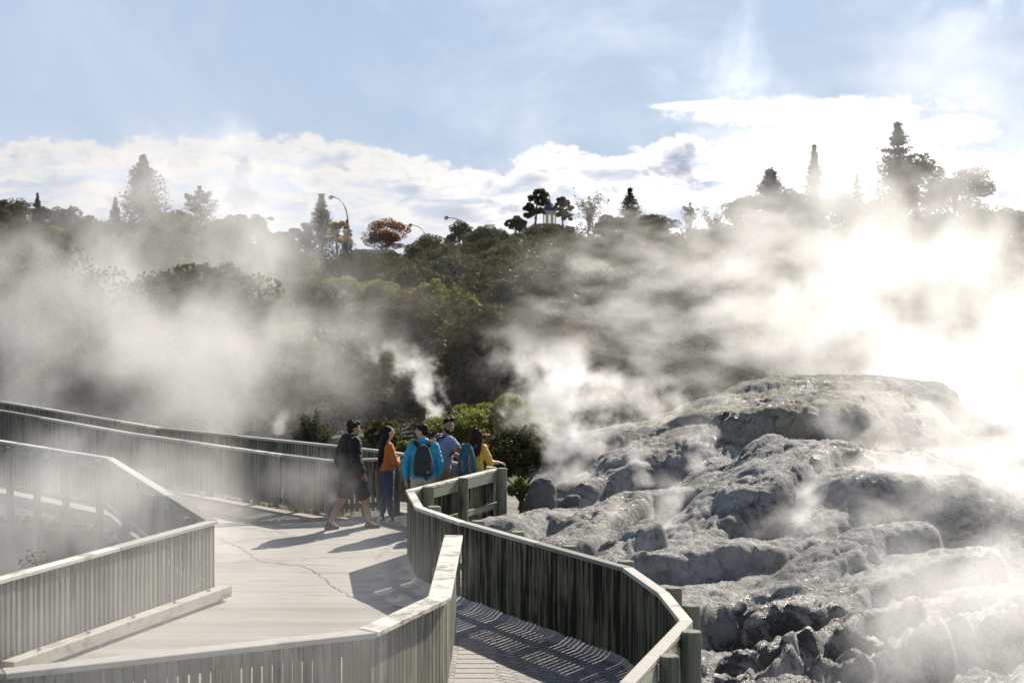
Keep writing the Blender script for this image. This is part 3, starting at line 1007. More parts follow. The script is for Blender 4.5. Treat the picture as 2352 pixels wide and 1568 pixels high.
def crown_conifer(seed, h=1.0, r=0.3, n=2200, leaf=0.03, tiers=15, droop=0.35, base=0.1, power=0.9, gap=0.0):
    rng = np.random.default_rng(seed)
    P = []
    tiers = int(tiers * 1.7)
    n = n * 2
    per = n // (tiers * 7)
    for i in range(tiers):
        t = (i + rng.uniform(-.2, .2)) / (tiers - 1)
        z = h * (base + (1 - base) * t)
        rr = r * max(0.03, (1 - t)) ** power * min(1.0, 0.12 + (1 - t) * 4.0) * rng.uniform(0.75, 1.15)
        nb = rng.integers(5, 9)
        ph = rng.uniform(0, 6.28)
        for j in range(nb):
            a = ph + 6.283 * j / nb + rng.uniform(-.3, .3)
            l = rr * rng.uniform(0.6, 1.15)
            u = rng.uniform(gap, 1.0, per + 4) ** 0.7
            q = np.stack([np.cos(a) * l * u, np.sin(a) * l * u, z + rng.uniform(-.5, .5) * h / tiers - droop * l * u ** 1.5 + 0.22 * l * u ** 4], 1)
            q += rng.normal(size=q.shape) * np.array([0.09, 0.09, 0.05]) * r * (0.4 + (1 - t))
            P.append(q)
    p = np.concatenate(P)
    return leaf_quads(p, leaf, rng, up=1.0, aspect=0.42), None


def crown_twiggy(seed, n=900, r=1.0, h=2.4, leaf=0.05, stems=26):
    """sparse upright crown: leaves strung along thin rising shoots"""
    rng = np.random.default_rng(seed)
    P = []
    for i in range(stems):
        a, t0 = rng.uniform(0, 6.28), rng.uniform(0.1, 0.75)
        l = r * rng.uniform(0.4, 1.0) * (1.15 - t0)
        u = rng.uniform(0, 1, n // stems)
        q = np.stack([np.cos(a) * l * u, np.sin(a) * l * u, h * t0 + u * l * rng.uniform(0.9, 1.9)], 1)
        P.append(q + rng.normal(size=q.shape) * 0.05 * r)
    u = rng.uniform(0.3, 1, n // 8)
    P.append(np.stack([0 * u, 0 * u, h * u], 1) + rng.normal(size=(len(u), 3)) * 0.04 * r)
    p = np.concatenate(P)
    return leaf_quads(p, leaf, rng), None


def trunk_mesh(name, h, r, clumps=None, seed=0, lean=0.0):
    rr = random.Random(seed)
    m = MB()
    pts = [Vector((lean * t * h + rr.uniform(-.03, .03) * h, rr.uniform(-.02, .02) * h, t * h)) for t in (-0.08, 0.0, 0.25, 0.5, 0.75, 1.0)]
    m.tube(pts, [r * 1.3, r * 1.15, r * 0.9, r * 0.7, r * 0.5, r * 0.2], 8)
    if clumps is not None:
        for c in clumps[:: max(1, len(clumps) // 11)]:
            t = rr.uniform(0.35, 0.9)
            a = pts[2].lerp(pts[5], t)
            e = Vector(c)
            mid = a.lerp(e, 0.5) + Vector((0, 0, 0.05 * h))
            m.tube([a, mid, e], [r * 0.42, r * 0.28, r * 0.1], 6)
    o = m.build(name, M_bark, None, smooth=True)
    C.objects.unlink(o)
    me = o.data
    bpy.data.objects.remove(o)
    return me


def crown_mesh(Q, mat):
    o = quads_obj('crown', Q, mat)
    me = o.data
    bpy.data.objects.remove(o)
    return me


def tree(label, cat, me_crown, me_trunk, loc, scale=1.0, rz=0.0, group=None, name='tree', sz=None):
    root = empty(name, loc, label, cat, group, rz)
    root.scale = (scale, scale, sz or scale)
    for nm, me in (('crown', me_crown), ('trunk', me_trunk)):
        if me is None: continue
        o = bpy.data.objects.new(nm, me)
        C.objects.link(o)
        o.parent = root
    return root


def ground(x, y):
    return float(hill(np.array([x]), np.array([y]))[0])


# the wood on the bank: too many crowns to count, one mass of leaves (instances of a few crown meshes on one object's points)
mats = [M_leaf_dark, M_leaf_olive, M_leaf_brown, M_leaf_grey, M_leaf_lime]
wood_c = bpy.data.collections.new('crown_shapes')
KS = []
for i in range(8):
    q, _ = crown_round(100 + i, n=11000, rx=1.0, rz=(0.75, 0.95, 0.65, 0.85)[i % 4], cz=(0.72, 0.9, 0.6, 0.8)[i % 4], leaf=(0.038, 0.032, 0.042)[i % 3], nclump=(56, 80, 44)[i % 3],
                       clump=(0.23, 0.19, 0.27)[i % 3])
    for j, mt in enumerate(mats):
        if j == 0 or (i + j) % 2 == 0 or j == 1:
            o = quads_obj('crown_shape_%02d' % len(KS), q, mt)
            C.objects.unlink(o)
            wood_c.objects.link(o)
            KS.append(j)
KS = np.array(KS)
rngw = np.random.default_rng(5)
pts, sel = [], []
for _ in range(14000):
    d = 61 + 68 * rngw.uniform(0, 1) ** 0.85
    px = rngw.uniform(-200, 2560)
    x = (px - CX) / F * d
    if any((x - q[0]) ** 2 + (d - q[1]) ** 2 < (1.8 + 0.012 * d) ** 2 for q in pts): continue
    if abs(px - 950) < 130 and d < 74: continue
    if abs(px - 1185) < 110 and 66 < d < 74: continue
    if 690 < px < 960 and d > 123: continue
    if 715 < px < 1035 and 64 < d < 80: continue
    pts.append((x, d, px))
PT, SC, RT, IX = [], [], [], []
for x, d, px in pts:
    s = rngw.choice([rngw.uniform(1.4, 2.0), rngw.uniform(2.3, 3.4)]) * (0.9 + 0.0025 * d)
    sk = np.interp(px, [0, 250, 400, 650, 690, 720, 830, 920, 1000, 1150, 1400, 1500, 1700, 2352], [470, 488, 505, 540, 554, 574, 576, 570, 547, 524, 510, 502, 500, 470])
    room = (EYE + (HY - sk) / F * d - ground(x, d)) / 2.05
    s = min(s, room)
    if s < 0.35: continue
    w = [0.42, 0.30, 0.12, 0.12, 0.04]
    if 700 < px < 1120 and 82 < d < 97: w = [0.1, 0.35, 0.05, 0.1, 0.4]
    j = rngw.choice(5, p=w)
    IX.append(int(rngw.choice(np.where(KS == j)[0])))
    PT.append((x, d, ground(x, d) - 0.25))
    SC.append((s, s, s * rngw.uniform(0.8, 1.2)))
    RT.append((rngw.uniform(-.08, .08), rngw.uniform(-.08, .08), rngw.uniform(0, 6.28)))
me = bpy.data.meshes.new('woodland')
me.from_pydata(PT, [], [])
for nm, ty, dat in (('size', 'FLOAT_VECTOR', SC), ('turn', 'FLOAT_VECTOR', RT), ('which', 'INT', IX)):
    a = me.attributes.new(nm, ty, 'POINT')
    a.data.foreach_set('vector' if ty != 'INT' else 'value', np.array(dat, dtype=np.float32 if ty != 'INT' else np.int32).reshape(-1))
wood_o = bpy.data.objects.new('woodland', me)
C.objects.link(wood_o)
ng = bpy.data.node_groups.new('crowns_on_points', 'GeometryNodeTree')
ng.interface.new_socket('Geometry', in_out='INPUT', socket_type='NodeSocketGeometry')
ng.interface.new_socket('Geometry', in_out='OUTPUT', socket_type='NodeSocketGeometry')
nn = ng.nodes.new
gi, go, ip, ci_ = nn('NodeGroupInput'), nn('NodeGroupOutput'), nn('GeometryNodeInstanceOnPoints'), nn('GeometryNodeCollectionInfo')
ci_.inputs['Collection'].default_value = wood_c
ci_.inputs['Separate Children'].default_value = True
ci_.inputs['Reset Children'].default_value = True
ip.inputs['Pick Instance'].default_value = True


def attr(nm, ty):
    a = nn('GeometryNodeInputNamedAttribute')
    a.data_type = ty
    a.inputs['Name'].default_value = nm
    return a.outputs['Attribute']


L_ = ng.links.new
e2r = nn('FunctionNodeEulerToRotation')
L_(attr('turn', 'FLOAT_VECTOR'), e2r.inputs[0])
L_(gi.outputs[0], ip.inputs['Points'])
L_(ci_.outputs[0], ip.inputs['Instance'])
L_(attr('which', 'INT'), ip.inputs['Instance Index'])
L_(e2r.outputs[0], ip.inputs['Rotation'])
L_(attr('size', 'FLOAT_VECTOR'), ip.inputs['Scale'])
L_(ip.outputs[0], go.inputs[0])
md = wood_o.modifiers.new('crowns', 'NODES')
md.node_group = ng
tag(wood_o, 'dense mass of dark bushes and small trees covering the bank behind the steam', 'woodland', kind='stuff')

# low scrub so that no bare soil shows between the crowns and along the near bank
rngs = np.random.default_rng(9)
n = 150000
d = rngs.uniform(34, 134, n)
px = rngs.uniform(-150, 2500, n)
x = (px - CX) / F * d
zz = hill(x, d)
keep = (zz > -1.75) & ~((d < 47) & (x > -0.5)) & ((d > 62) | (perlin(x * 0.5, d * 0.5) > 0.02))
x, d, zz = x[keep], d[keep], zz[keep]
hgt = np.clip(0.35 + 0.5 * perlin(x * 0.6, d * 0.6), 0.12, 1.0) * np.where(d < 47, 0.5, 1.0)
c = np.stack([x, d, zz + rngs.uniform(0, 1, len(x)) * hgt], 1)
so = quads_obj('undergrowth', leaf_quads(c, 0.085, rngs), M_leaf_dark)
tag(so, 'low tangled scrub filling the bank between the trees', 'undergrowth', kind='stuff')

# --- trees one can tell apart
def broad(label, px, py_top, py_base, d, wpx, mat, seed, cat='tree', name='tree', leaf=None, n=3600, sq=1.0, nclump=46, base_z=None, clump=0.27, trunk_h=0.9):
    top, bot = at(px, py_top, d), at(px, py_base, d)
    h = top.z - bot.z
    rx = wpx / 2 / F * d
    Q, cl = crown_round(seed, n=int(n * 2.2), rx=rx, rz=h * 0.36, cz=h * 0.60, leaf=leaf or 0.085, nclump=nclump, clump=clump)
    zmax = Q[:, :, 2].max()
    Q[:, :, 2] *= h / zmax
    cl = cl * np.array([1, 1, h / zmax])
    return tree(label, cat, crown_mesh(Q, mat), trunk_mesh('trunk', h * trunk_h * 0.8, max(0.05, h * 0.028), cl, seed), bot, name=name)


def conif(label, px, py_top, py_base, d, wpx, seed, n=2600, leaf=None, tiers=16, droop=0.35, base=0.08, power=0.9, mat=None, cat='conifer', gap=0.0):
    top, bot = at(px, py_top, d), at(px, py_base, d)
    h = top.z - bot.z
    Q, _ = crown_conifer(seed, h, wpx / 2 / F * d, n, (leaf or 0.13) * 0.72, tiers, droop, base, power, gap)
    return tree(label, cat, crown_mesh(Q, mat or M_leaf_con), trunk_mesh('trunk', h * 0.96, max(0.06, h * 0.022), None, seed), bot, name='conifer')


broad('large dark bronze-green tree standing out at the middle of the bank', 955, 655, 905, 70, 320, M_leaf_brown, 21, n=9000, leaf=0.065, nclump=80, clump=0.22)
broad('rounded olive bush spreading below the left side of the dark bronze-green tree', 800, 790, 960, 64, 190, M_leaf_olive, 22, n=4500, leaf=0.065, cat='bush', name='bush')
broad('grey-leaved round tree just right of the dark bronze-green tree', 1185, 655, 850, 73, 250, M_leaf_grey, 23, n=6500, leaf=0.065, nclump=60, clump=0.24)
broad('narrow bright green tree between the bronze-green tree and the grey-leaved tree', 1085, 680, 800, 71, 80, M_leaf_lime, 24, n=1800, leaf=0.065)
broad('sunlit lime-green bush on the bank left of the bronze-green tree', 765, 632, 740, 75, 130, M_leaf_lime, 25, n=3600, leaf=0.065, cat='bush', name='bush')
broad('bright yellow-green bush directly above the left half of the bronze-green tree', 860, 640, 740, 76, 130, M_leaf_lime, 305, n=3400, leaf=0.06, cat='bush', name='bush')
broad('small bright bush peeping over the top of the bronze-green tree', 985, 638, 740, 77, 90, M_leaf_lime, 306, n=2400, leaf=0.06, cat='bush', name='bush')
broad('bushy dark tree on the bank behind the central steam plume', 1390, 780, 930, 66, 230, M_leaf_dark, 26, n=5000, leaf=0.065, nclump=60)
broad('olive tree on the bank half lost in steam above the rocky mound', 1540, 680, 840, 72, 210, M_leaf_olive, 27, n=4500, leaf=0.065)
broad('dark spreading bush beside the stream behind the woman in orange', 880, 880, 990, 60, 200, M_leaf_dark, 28, n=4200, leaf=0.06, cat='bush', name='bush')
# near plants beyond the far fence
broad('glossy-leaved light green bush behind the bearded man', 1115, 900, 1120, 34.5, 250, M_leaf_lime, 31, n=9000, leaf=0.036, nclump=90, cat='bush', name='bush', clump=0.22, trunk_h=0.5)
broad('dark shadowed bush behind the woman in the yellow jacket', 1200, 960, 1180, 33.0, 230, M_leaf_dark, 32, n=7000, leaf=0.036, nclump=70, cat='bush', name='bush', trunk_h=0.5)
broad('small green bush wrapped in steam just left of the rocky mound', 1300, 1000, 1130, 32.0, 160, M_leaf_olive, 33, n=4200, leaf=0.034, nclump=50, cat='bush', name='bush', trunk_h=0.5)
broad('yellow-green shrub between the end post of the mossy fence and the squared boulder', 1196, 1092, 1170, 29.6, 60, M_leaf_lime, 34, n=900, leaf=0.03, nclump=20, cat='shrub', name='shrub', trunk_h=0.5)
broad('yellowing low shrub behind the head of the man in the blue jacket', 945, 1005, 1090, 33.5, 90, M_leaf_lime, 35, n=1500, leaf=0.034, nclump=24, cat='shrub', name='shrub', trunk_h=0.5)
broad('leafy dark branch bush hanging over the stream between the two left-hand visitors', 880, 960, 1075, 36, 80, M_leaf_olive, 36, n=1300, leaf=0.038, nclump=22, cat='shrub', name='shrub', trunk_h=0.6)


def brush(label, px, py_top, py_base, d, wpx, mat, seed, n=3000, leaf=0.045):
    top, bot = at(px, py_top, d), at(px, py_base, d)
    h, r = top.z - bot.z, wpx / 2 / F * d
    rng = np.random.default_rng(seed)
    ns = 70
    P = []
    for i in range(ns):
        a, q = rng.uniform(0, 6.28), rng.uniform(0.1, 1) ** 0.6
        hh = h * (1 - 0.55 * q ** 2) * rng.uniform(0.75, 1.0)
        u = rng.uniform(0.15, 1, n // ns)
        P.append(np.stack([np.cos(a) * r * q * u ** 0.8, np.sin(a) * r * q * u ** 0.8, hh * u], 1) + rng.normal(size=(n // ns, 3)) * 0.03)
    Q = leaf_quads(np.concatenate(P), leaf, rng, aspect=0.22)
    return tree(label, 'shrub', crown_mesh(Q, mat), trunk_mesh('trunk', h * 0.5, 0.03, None, seed), bot, name='shrub')


brush('feathery grey-green shrub behind the farthest fence, left of the man in black', 716, 935, 1045, 36, 105, M_leaf_grey, 41, n=5200)
brush('thin feathery shrub growing from the misty drop behind the pale fence', 85, 1240, 1345, 21, 90, M_leaf_grey, 42, n=260, leaf=0.03)

# skyline
D = 128
conif('tallest conifer on the left skyline, broad with a double top', 328, 358, 560, D, 126, 51, n=5200, leaf=0.14, tiers=20, droop=0.15, base=0.30, power=0.52)
conif('small pointed conifer left of the tall double-topped one', 265, 456, 575, D, 62, 52, n=2200, tiers=16, power=0.7)
conif('flat-layered cedar fading in the haze on the left skyline', 458, 436, 560, D, 92, 53, n=1500, leaf=0.15, tiers=7, droop=-0.05, base=0.4, power=0.25, gap=0.2, mat=M_leaf_grey)
conif('small upright conifer poking out of the trees at the far left skyline', 86, 446, 540, 122, 34, 54, n=1300, leaf=0.12, tiers=12, power=0.4)
conif('dark conifer beside the tallest street lamp', 738, 450, 600, D, 140, 55, n=3600, tiers=18, droop=0.4, power=0.85)
broad('yellow autumn tree at the foot of the dark conifer and the street lamp', 774, 505, 590, D - 1, 50, M_leaf_gold, 56, n=900, leaf=0.11, nclump=20)
conif('narrow dark cypress touching the tallest street lamp', 797, 508, 600, D + 1, 34, 57, n=1500, tiers=14, droop=0.1, power=0.35)
broad('orange-red autumn tree on the skyline right of the tallest street lamp', 888, 498, 582, D, 112, M_leaf_red, 58, n=1700, leaf=0.075, nclump=60, clump=0.2)
broad('thin-stemmed round tree on the skyline below the long lamp arm', 1055, 505, 610, D, 70, M_leaf_dark, 59, n=1400, leaf=0.10)
def pine(label, px, py_base, d, clumps, seed, mat, lean):
    bot = at(px, py_base, d)
    Qs, tops = [], []
    for i, (cx, cy, r) in enumerate(clumps):
        R_ = r / F * d
        Q, cl = crown_round(seed + i, n=1500, rx=R_, rz=R_ * 0.8, cz=0.0, leaf=0.085, nclump=15, clump=0.34)
        o = at(cx, cy, d) - bot
        Qs.append(Q + np.array(o))
        tops.append(np.array(o))
    h = max(v[2] for v in tops)
    return tree(label, 'tree', crown_mesh(np.concatenate(Qs), mat), trunk_mesh('trunk', h, max(0.09, h * 0.03), np.array(tops), seed, lean), bot, name='pine_tree')


pine('tall open pine with a bare leaning trunk left of the white lantern tower', 1224, 560, D, [(1238, 450, 19), (1226, 462, 15), (1249, 466, 13), (1213, 480, 13), (1226, 492, 13), (1240, 486, 12), (1209, 497, 9)], 60, M_leaf_olive, 0.08)
pine('low spreading pine left of the tall open pine', 1184, 570, D, [(1172, 514, 13), (1188, 508, 14), (1200, 516, 11), (1184, 524, 16)], 160, M_leaf_olive, 0.02)
pine('round-headed open tree right behind the white lantern tower', 1292, 560, D + 6, [(1293, 465, 15), (1284, 476, 13), (1304, 478, 13), (1290, 494, 14), (1304, 500, 12)], 260, M_leaf_olive, 0.03)
conif('dark conifer standing alone on the middle skyline right of the sparse poplar', 1447, 436, 560, D, 124, 63, n=3000, tiers=14, droop=0.25, power=0.8)


def twig(label, px, py_top, py_base, d, wpx, mat, seed, n=900):
    top, bot = at(px, py_top, d), at(px, py_base, d)
    h, r = top.z - bot.z, wpx / 2 / F * d
    Q, _ = crown_twiggy(seed, n, r * 1.3, h * 0.62, 0.085)
    Q[:, :, 2] *= h / Q[:, :, 2].max()
    return tree(label, 'tree', crown_mesh(Q, mat), trunk_mesh('trunk', h * 0.8, h * 0.014, None, seed), bot, name='tree')


twig('sparse pale poplar between the lantern tower and the lone dark conifer', 1353, 430, 560, D, 84, M_leaf_grey, 64, 1300)
twig('thin hazy poplar fading into the steam right of the lone dark conifer', 1585, 458, 570, D + 4, 60, M_leaf_grey, 65, 700)
twig('pale feathery tree just left of the broad hazy conifer, lost in steam', 1640, 466, 570, D + 4, 90, M_leaf_grey, 66, 1100)
conif('broad dark conifer rising through the steam left of the hazy spire', 1770, 394, 640, 118, 250, 67, n=6500, leaf=0.15, tiers=20, droop=0.25, power=0.55)
conif('tall hazy spire-shaped conifer washed out by the glare', 1870, 338, 620, 135, 120, 68, n=5200, leaf=0.15, tiers=26, droop=0.2, power=0.85)
conif('small blunt conifer between the hazy spire and the tallest right-hand tree', 1968, 403, 560, 125, 62, 69, n=1800, tiers=12, power=0.4)
conif('tallest tree on the right skyline with a ragged tapering top', 2062, 288, 580, 118, 165, 70, n=5200, leaf=0.16, tiers=15, droop=0.1, base=0.12, power=0.55)
broad('rounded dark tree leaning against the tallest right-hand tree', 2108, 350, 580, 117, 130, M_leaf_dark, 71, n=4200, leaf=0.10, nclump=60, clump=0.24)
broad('broad flat-topped tree at the right end of the skyline, veiled by steam', 2192, 378, 620, 116, 180, M_leaf_dark, 72, n=5200, leaf=0.10, nclump=80, clump=0.23)
for i, (px, pt, w, m, lab) in enumerate((
        (20, 455, 150, M_leaf_dark, 'dark bushy tree at the extreme left of the skyline'),
        (125, 470, 120, M_leaf_dark, 'bushy tree on the left skyline behind the small upright conifer'),
        (190, 492, 110, M_leaf_olive, 'spreading tree with open limbs on the left skyline before the dip'),
        (390, 480, 120, M_leaf_grey, 'wide hazy tree below the flat-layered cedar, towards the tall conifer'),
        (505, 492, 110, M_leaf_grey, 'hazy round tree right of the flat-layered cedar'),
        (570, 490, 110, M_leaf_grey, 'dome-shaped hazy tree left of the small curved lamp head'),
        (640, 530, 90, M_leaf_olive, 'low hazy tree on the skyline right of the small curved lamp head'),
        (688, 510, 60, M_leaf_dark, 'spiky small tree close to the left of the dark conifer by the lamp'),
        (985, 535, 120, M_leaf_olive, 'bushy tree on the skyline under the thin bent lamp'),
        (1120, 515, 110, M_leaf_olive, 'loose olive tree between the round thin-stemmed tree and the pines'),
        (1500, 490, 110, M_leaf_dark, 'dark round tree just right of the lone conifer'),
        (1720, 445, 120, M_leaf_dark, 'dense hazy tree pressed against the left side of the broad conifer'),
        (1808, 432, 95, M_leaf_dark, 'dense hazy tree pressed against the right side of the broad conifer'),
        (1702, 500, 130, M_leaf_dark, 'rounded tree at the left foot of the broad hazy conifer'),
        (1835, 455, 150, M_leaf_dark, 'bushy hazy tree filling the gap between the broad conifer and the spire'),
        (1935, 440, 130, M_leaf_grey, 'ragged hazy tree right of the spire, before the small blunt conifer'),
        (2010, 455, 120, M_leaf_dark, 'bushy tree under the tallest right-hand tree, on its left'),
        (2290, 470, 150, M_leaf_dark, 'last hazy tree on the right, beyond the broad flat-topped one'),
        (1400, 492, 90, M_leaf_dark, 'dark low tree between the sparse poplar and the lone conifer'))):
    broad(lab, px, pt, pt + 110, 124 + i % 3, w, m, 200 + i, n=3200, leaf=0.095, nclump=64, clump=0.24)

broad('dark bushes at the foot of the white lantern tower', 1256, 514, 610, D - 3, 150, M_leaf_dark, 301, n=3200, leaf=0.09, nclump=40, cat='bush', name='bush', trunk_h=0.5)
broad('dark bush below the picket fence and the orange-red tree', 850, 572, 650, 121, 150, M_leaf_olive, 302, n=3200, leaf=0.09, nclump=40, cat='bush', name='bush', trunk_h=0.5)
broad('dense dark tree at the lower left of the tall open pine', 1130, 528, 620, D - 3, 130, M_leaf_dark, 303, n=3000, leaf=0.09, nclump=40)

broad('deep orange shrub at the foot of the autumn tree behind the picket fence', 878, 528, 592, D - 1, 88, M_leaf_red, 307, n=1800, leaf=0.075, nclump=40, cat='shrub', name='shrub', trunk_h=0.5)

# ------------------------------------------------------------------ street lamps, picket fence and lantern tower on the skyline
M_pole = plain('lamp_pole_steel', (0.12, 0.14, 0.14), 0.45, 0.1, 20, 0.6)
M_lens = plain('lamp_glass', (0.6, 0.6, 0.55), 0.3, 0.05, 20)


def lamp(label, px, py_base, px_top, py_top, d, th):
    b = at(px, py_base, d)
    tp = at(px_top, py_top, d) - b
    root = empty('street_lamp', b, label, 'street lamp', 'street lamps along the skyline')
    m = MB()
    k = tp.z
    xr = tp.x
    pts = [(0, 0, -1.0), (0, 0, k * 0.45), (xr * .02, 0, k * 0.66), (xr * .12, 0, k * 0.80), (xr * .32, 0, k * 0.91), (xr * .62, 0, k * 0.975), (xr * .9, 0, k)]
    m.tube(pts, [v * th for v in (0.10, 0.085, 0.075, 0.07, 0.06, 0.05, 0.05)], 8)
    m.build('pole', M_pole, root, smooth=True)
    h = MB()
    sg = 1 if xr > 0 else -1
    a = Vector((xr * .86, 0, k - 0.005))
    L = 0.75 * sg * th
    h.tube([a, a + Vector((L * .2, 0, .03)), a + Vector((L * .6, 0, .05)), a + Vector((L, 0, 0.0))], [0.06 * th, 0.12 * th, 0.15 * th, 0.04 * th], 10)
    ho = h.build('lamp_head', M_pole, root, smooth=True)
    e = MB()
    e.tube([a + Vector((L * .3, 0, -.07)), a + Vector((L * .85, 0, -.07))], [0.09, 0.09], 8)
    e.build('lens', M_lens, ho)
    return root


lamp('tallest street lamp, a curved pole beside the dark conifer', 800, 610, 764, 453, 126, 0.65)
lamp('street lamp whose long thin arm reaches left above the middle trees', 1085, 600, 1024, 500, 128, 0.55)
lamp('short bent street lamp over the bushes right of the autumn tree', 978, 600, 944, 517, 130, 0.5)
lamp('small lamp with its head turned right in the haze left of the conifer', 592, 590, 618, 502, 130, 0.7)
lamp('faint street lamp against the tall double-topped conifer', 381, 590, 371, 404, 132, 0.4)

pf = empty('picket_fence', at(840, 582, 124), 'low dark picket fence on the skyline under the autumn tree', 'fence')
mp = MB()
for i in range(27):
    q = at(815 + i * 3.4, 582, 124) - pf.location
    mp.prism([q + Vector(v) for v in ((-.043, -.015, -.8), (.043, -.015, -.8), (.043, .015, -.8), (-.043, .015, -.8))], [q + Vector(v) for v in ((-.043, -.015, .3), (.043, -.015, .3), (.043, .015, .3), (-.043, .015, .3))])
mp.build('slat_panel', M_post, pf)
mp = MB()
for zz in (0.1, -0.4):
    mp.bar(at(812, 582, 124.05) - pf.location + Vector((0, 0, zz)), at(906, 582, 124.05) - pf.location + Vector((0, 0, zz)), 0.05, 0.08)
mp.build('rail', M_post, pf)

M_white = plain('white_paint', (0.72, 0.70, 0.66), 0.5, 0.06, 10)
M_roof = plain('dark_roof', (0.09, 0.085, 0.09), 0.6, 0.2, 10)
m_skyglow, g = new_mat('window_sky_glow')
mx = g.n('ShaderNodeEmission', {'Color': (1.0, 0.90, 0.70, 1), 'Strength': 0.45})  # emission stands in for bright sky seen through the panes, no lamp inside
g.n('ShaderNodeOutputMaterial', {'Surface': mx.outputs[0]})
M_dglass = plain('dim_glass', (0.35, 0.36, 0.36), 0.15, 0.1, 5)
tw = empty('lantern_tower', at(1262, 560, 134), 'small white lantern tower with dark curved roof and arched windows among the skyline pines', 'building')
b0 = tw.location
k = lambda py: (560 - py) / F * 134
rw = 16 / F * 134


def octa(r, z0, z1, name, mat, r1=None, parent=tw):
    m = MB()
    r1 = r if r1 is None else r1
    q = lambda r_, z_: [(r_ * math.cos(R(22.5 + 45 * i)), r_ * math.sin(R(22.5 + 45 * i)), z_) for i in range(8)]
    m.prism(q(r, z0), q(r1, z1))
    return m.build(name, mat, parent)


octa(rw * 1.0, -0.5, k(486), 'wall', M_white)
octa(rw * 1.15, k(487), k(484), 'cornice', M_white)
prof = [(1.28, 484), (1.05, 480), (0.75, 475), (0.5, 468), (0.2, 462), (0.03, 456)]
m = MB()
for (r0, y0), (r1, y1) in zip(prof, prof[1:]):
    q = lambda r_, z_: [(rw * r_ * math.cos(R(22.5 + 45 * i)), rw * r_ * math.sin(R(22.5 + 45 * i)), z_) for i in range(8)]
    m.prism(q(r0, k(y0)), q(r1, k(y1)))
ro = m.build('roof', M_roof, tw)
m = MB()
m.tube([(0, 0, k(457)), (0, 0, k(444))], [0.03, 0.01], 6)
m.build('finial', M_roof, ro)
for i in range(8):
    a_ = R(45 * i)
    rr_ = rw * math.cos(R(22.5)) + 0.012
    c = Vector((rr_ * math.cos(a_), rr_ * math.sin(a_), 0))
    tt = Vector((-math.sin(a_), math.cos(a_), 0))
    nrm = Vector((math.cos(a_), math.sin(a_), 0))
    w_ = rw * 0.15
    m = MB()
    arch = [(-w_, k(513)), (w_, k(513)), (w_, k(496))] + [(w_ * math.cos(R(q)), k(496) + w_ * math.sin(R(q))) for q in (30, 60, 90, 120, 150)] + [(-w_, k(496))]
    m.prism([c + tt * u - nrm * 0.01 + Vector((0, 0, v)) for u, v in arch], [c + tt * u + nrm * 0.01 + Vector((0, 0, v)) for u, v in arch])
    m.build('window', m_skyglow, tw)
m = MB()
m.prism([(-1.9, -1.6, k(528)), (1.4, -1.6, k(528)), (1.4, 1.4, k(528)), (-1.9, 1.4, k(528))], [(-1.2, -.4, k(514)), (0.6, -.4, k(514)), (0.6, .4, k(514)), (-1.2, .4, k(514))])
m.build('lower_roof', M_roof, tw)
#PART4
# ------------------------------------------------------------------ people
def cloth(name, col, rough=0.8, var=0.12, spec=0.2, bumpy=0.3):
    m, g = new_mat(name)
    tc = g.n('ShaderNodeTexCoord').outputs['Object']
    n = g.noise(tc, 7, 5, 0.6, 0.8)
    f = g.noise(tc, 160, 2, 0.5)
    c = g.mix(n, tuple(v * (1 - var) for v in col), tuple(min(1, v * (1 + var)) for v in col))
    b = g.n('ShaderNodeBsdfPrincipled', {'Base Color': c, 'Roughness': rough, 'Specular IOR Level': spec, 'Sheen Weight': 0.15})
    g.set(b.inputs['Normal'], bump(g, g.m('ADD', n, g.m('MULTIPLY', f, 0.1)), bumpy, 0.05))
    finish(g, b)
    return m


def skin(name, col):
    m, g = new_mat(name)
    tc = g.n('ShaderNodeTexCoord').outputs['Object']
    n = g.noise(tc, 22, 4, 0.6)
    c = g.mix(n, tuple(v * 0.88 for v in col), tuple(v * 1.1 for v in col))
    b = g.n('ShaderNodeBsdfPrincipled', {'Base Color': c, 'Roughness': 0.5, 'Specular IOR Level': 0.35, 'Subsurface Weight': 0.12})
    b.inputs['Subsurface Radius'].default_value = (0.012, 0.005, 0.003)
    finish(g, b)
    return m


def hair_mat(name, col):
    m, g = new_mat(name)
    tc = g.n('ShaderNodeTexCoord').outputs['Object']
    n = g.noise(g.scale(tc, (90, 90, 7)), 1.0, 4, 0.6)
    c = g.mix(n, tuple(v * 0.55 for v in col), tuple(v * 1.6 for v in col))
    b = g.n('ShaderNodeBsdfPrincipled', {'Base Color': c, 'Roughness': 0.6, 'Specular IOR Level': 0.18})
    g.set(b.inputs['Normal'], bump(g, n, 0.9, 0.02))
    finish(g, b)
    return m


V3 = lambda *a: Vector(a)


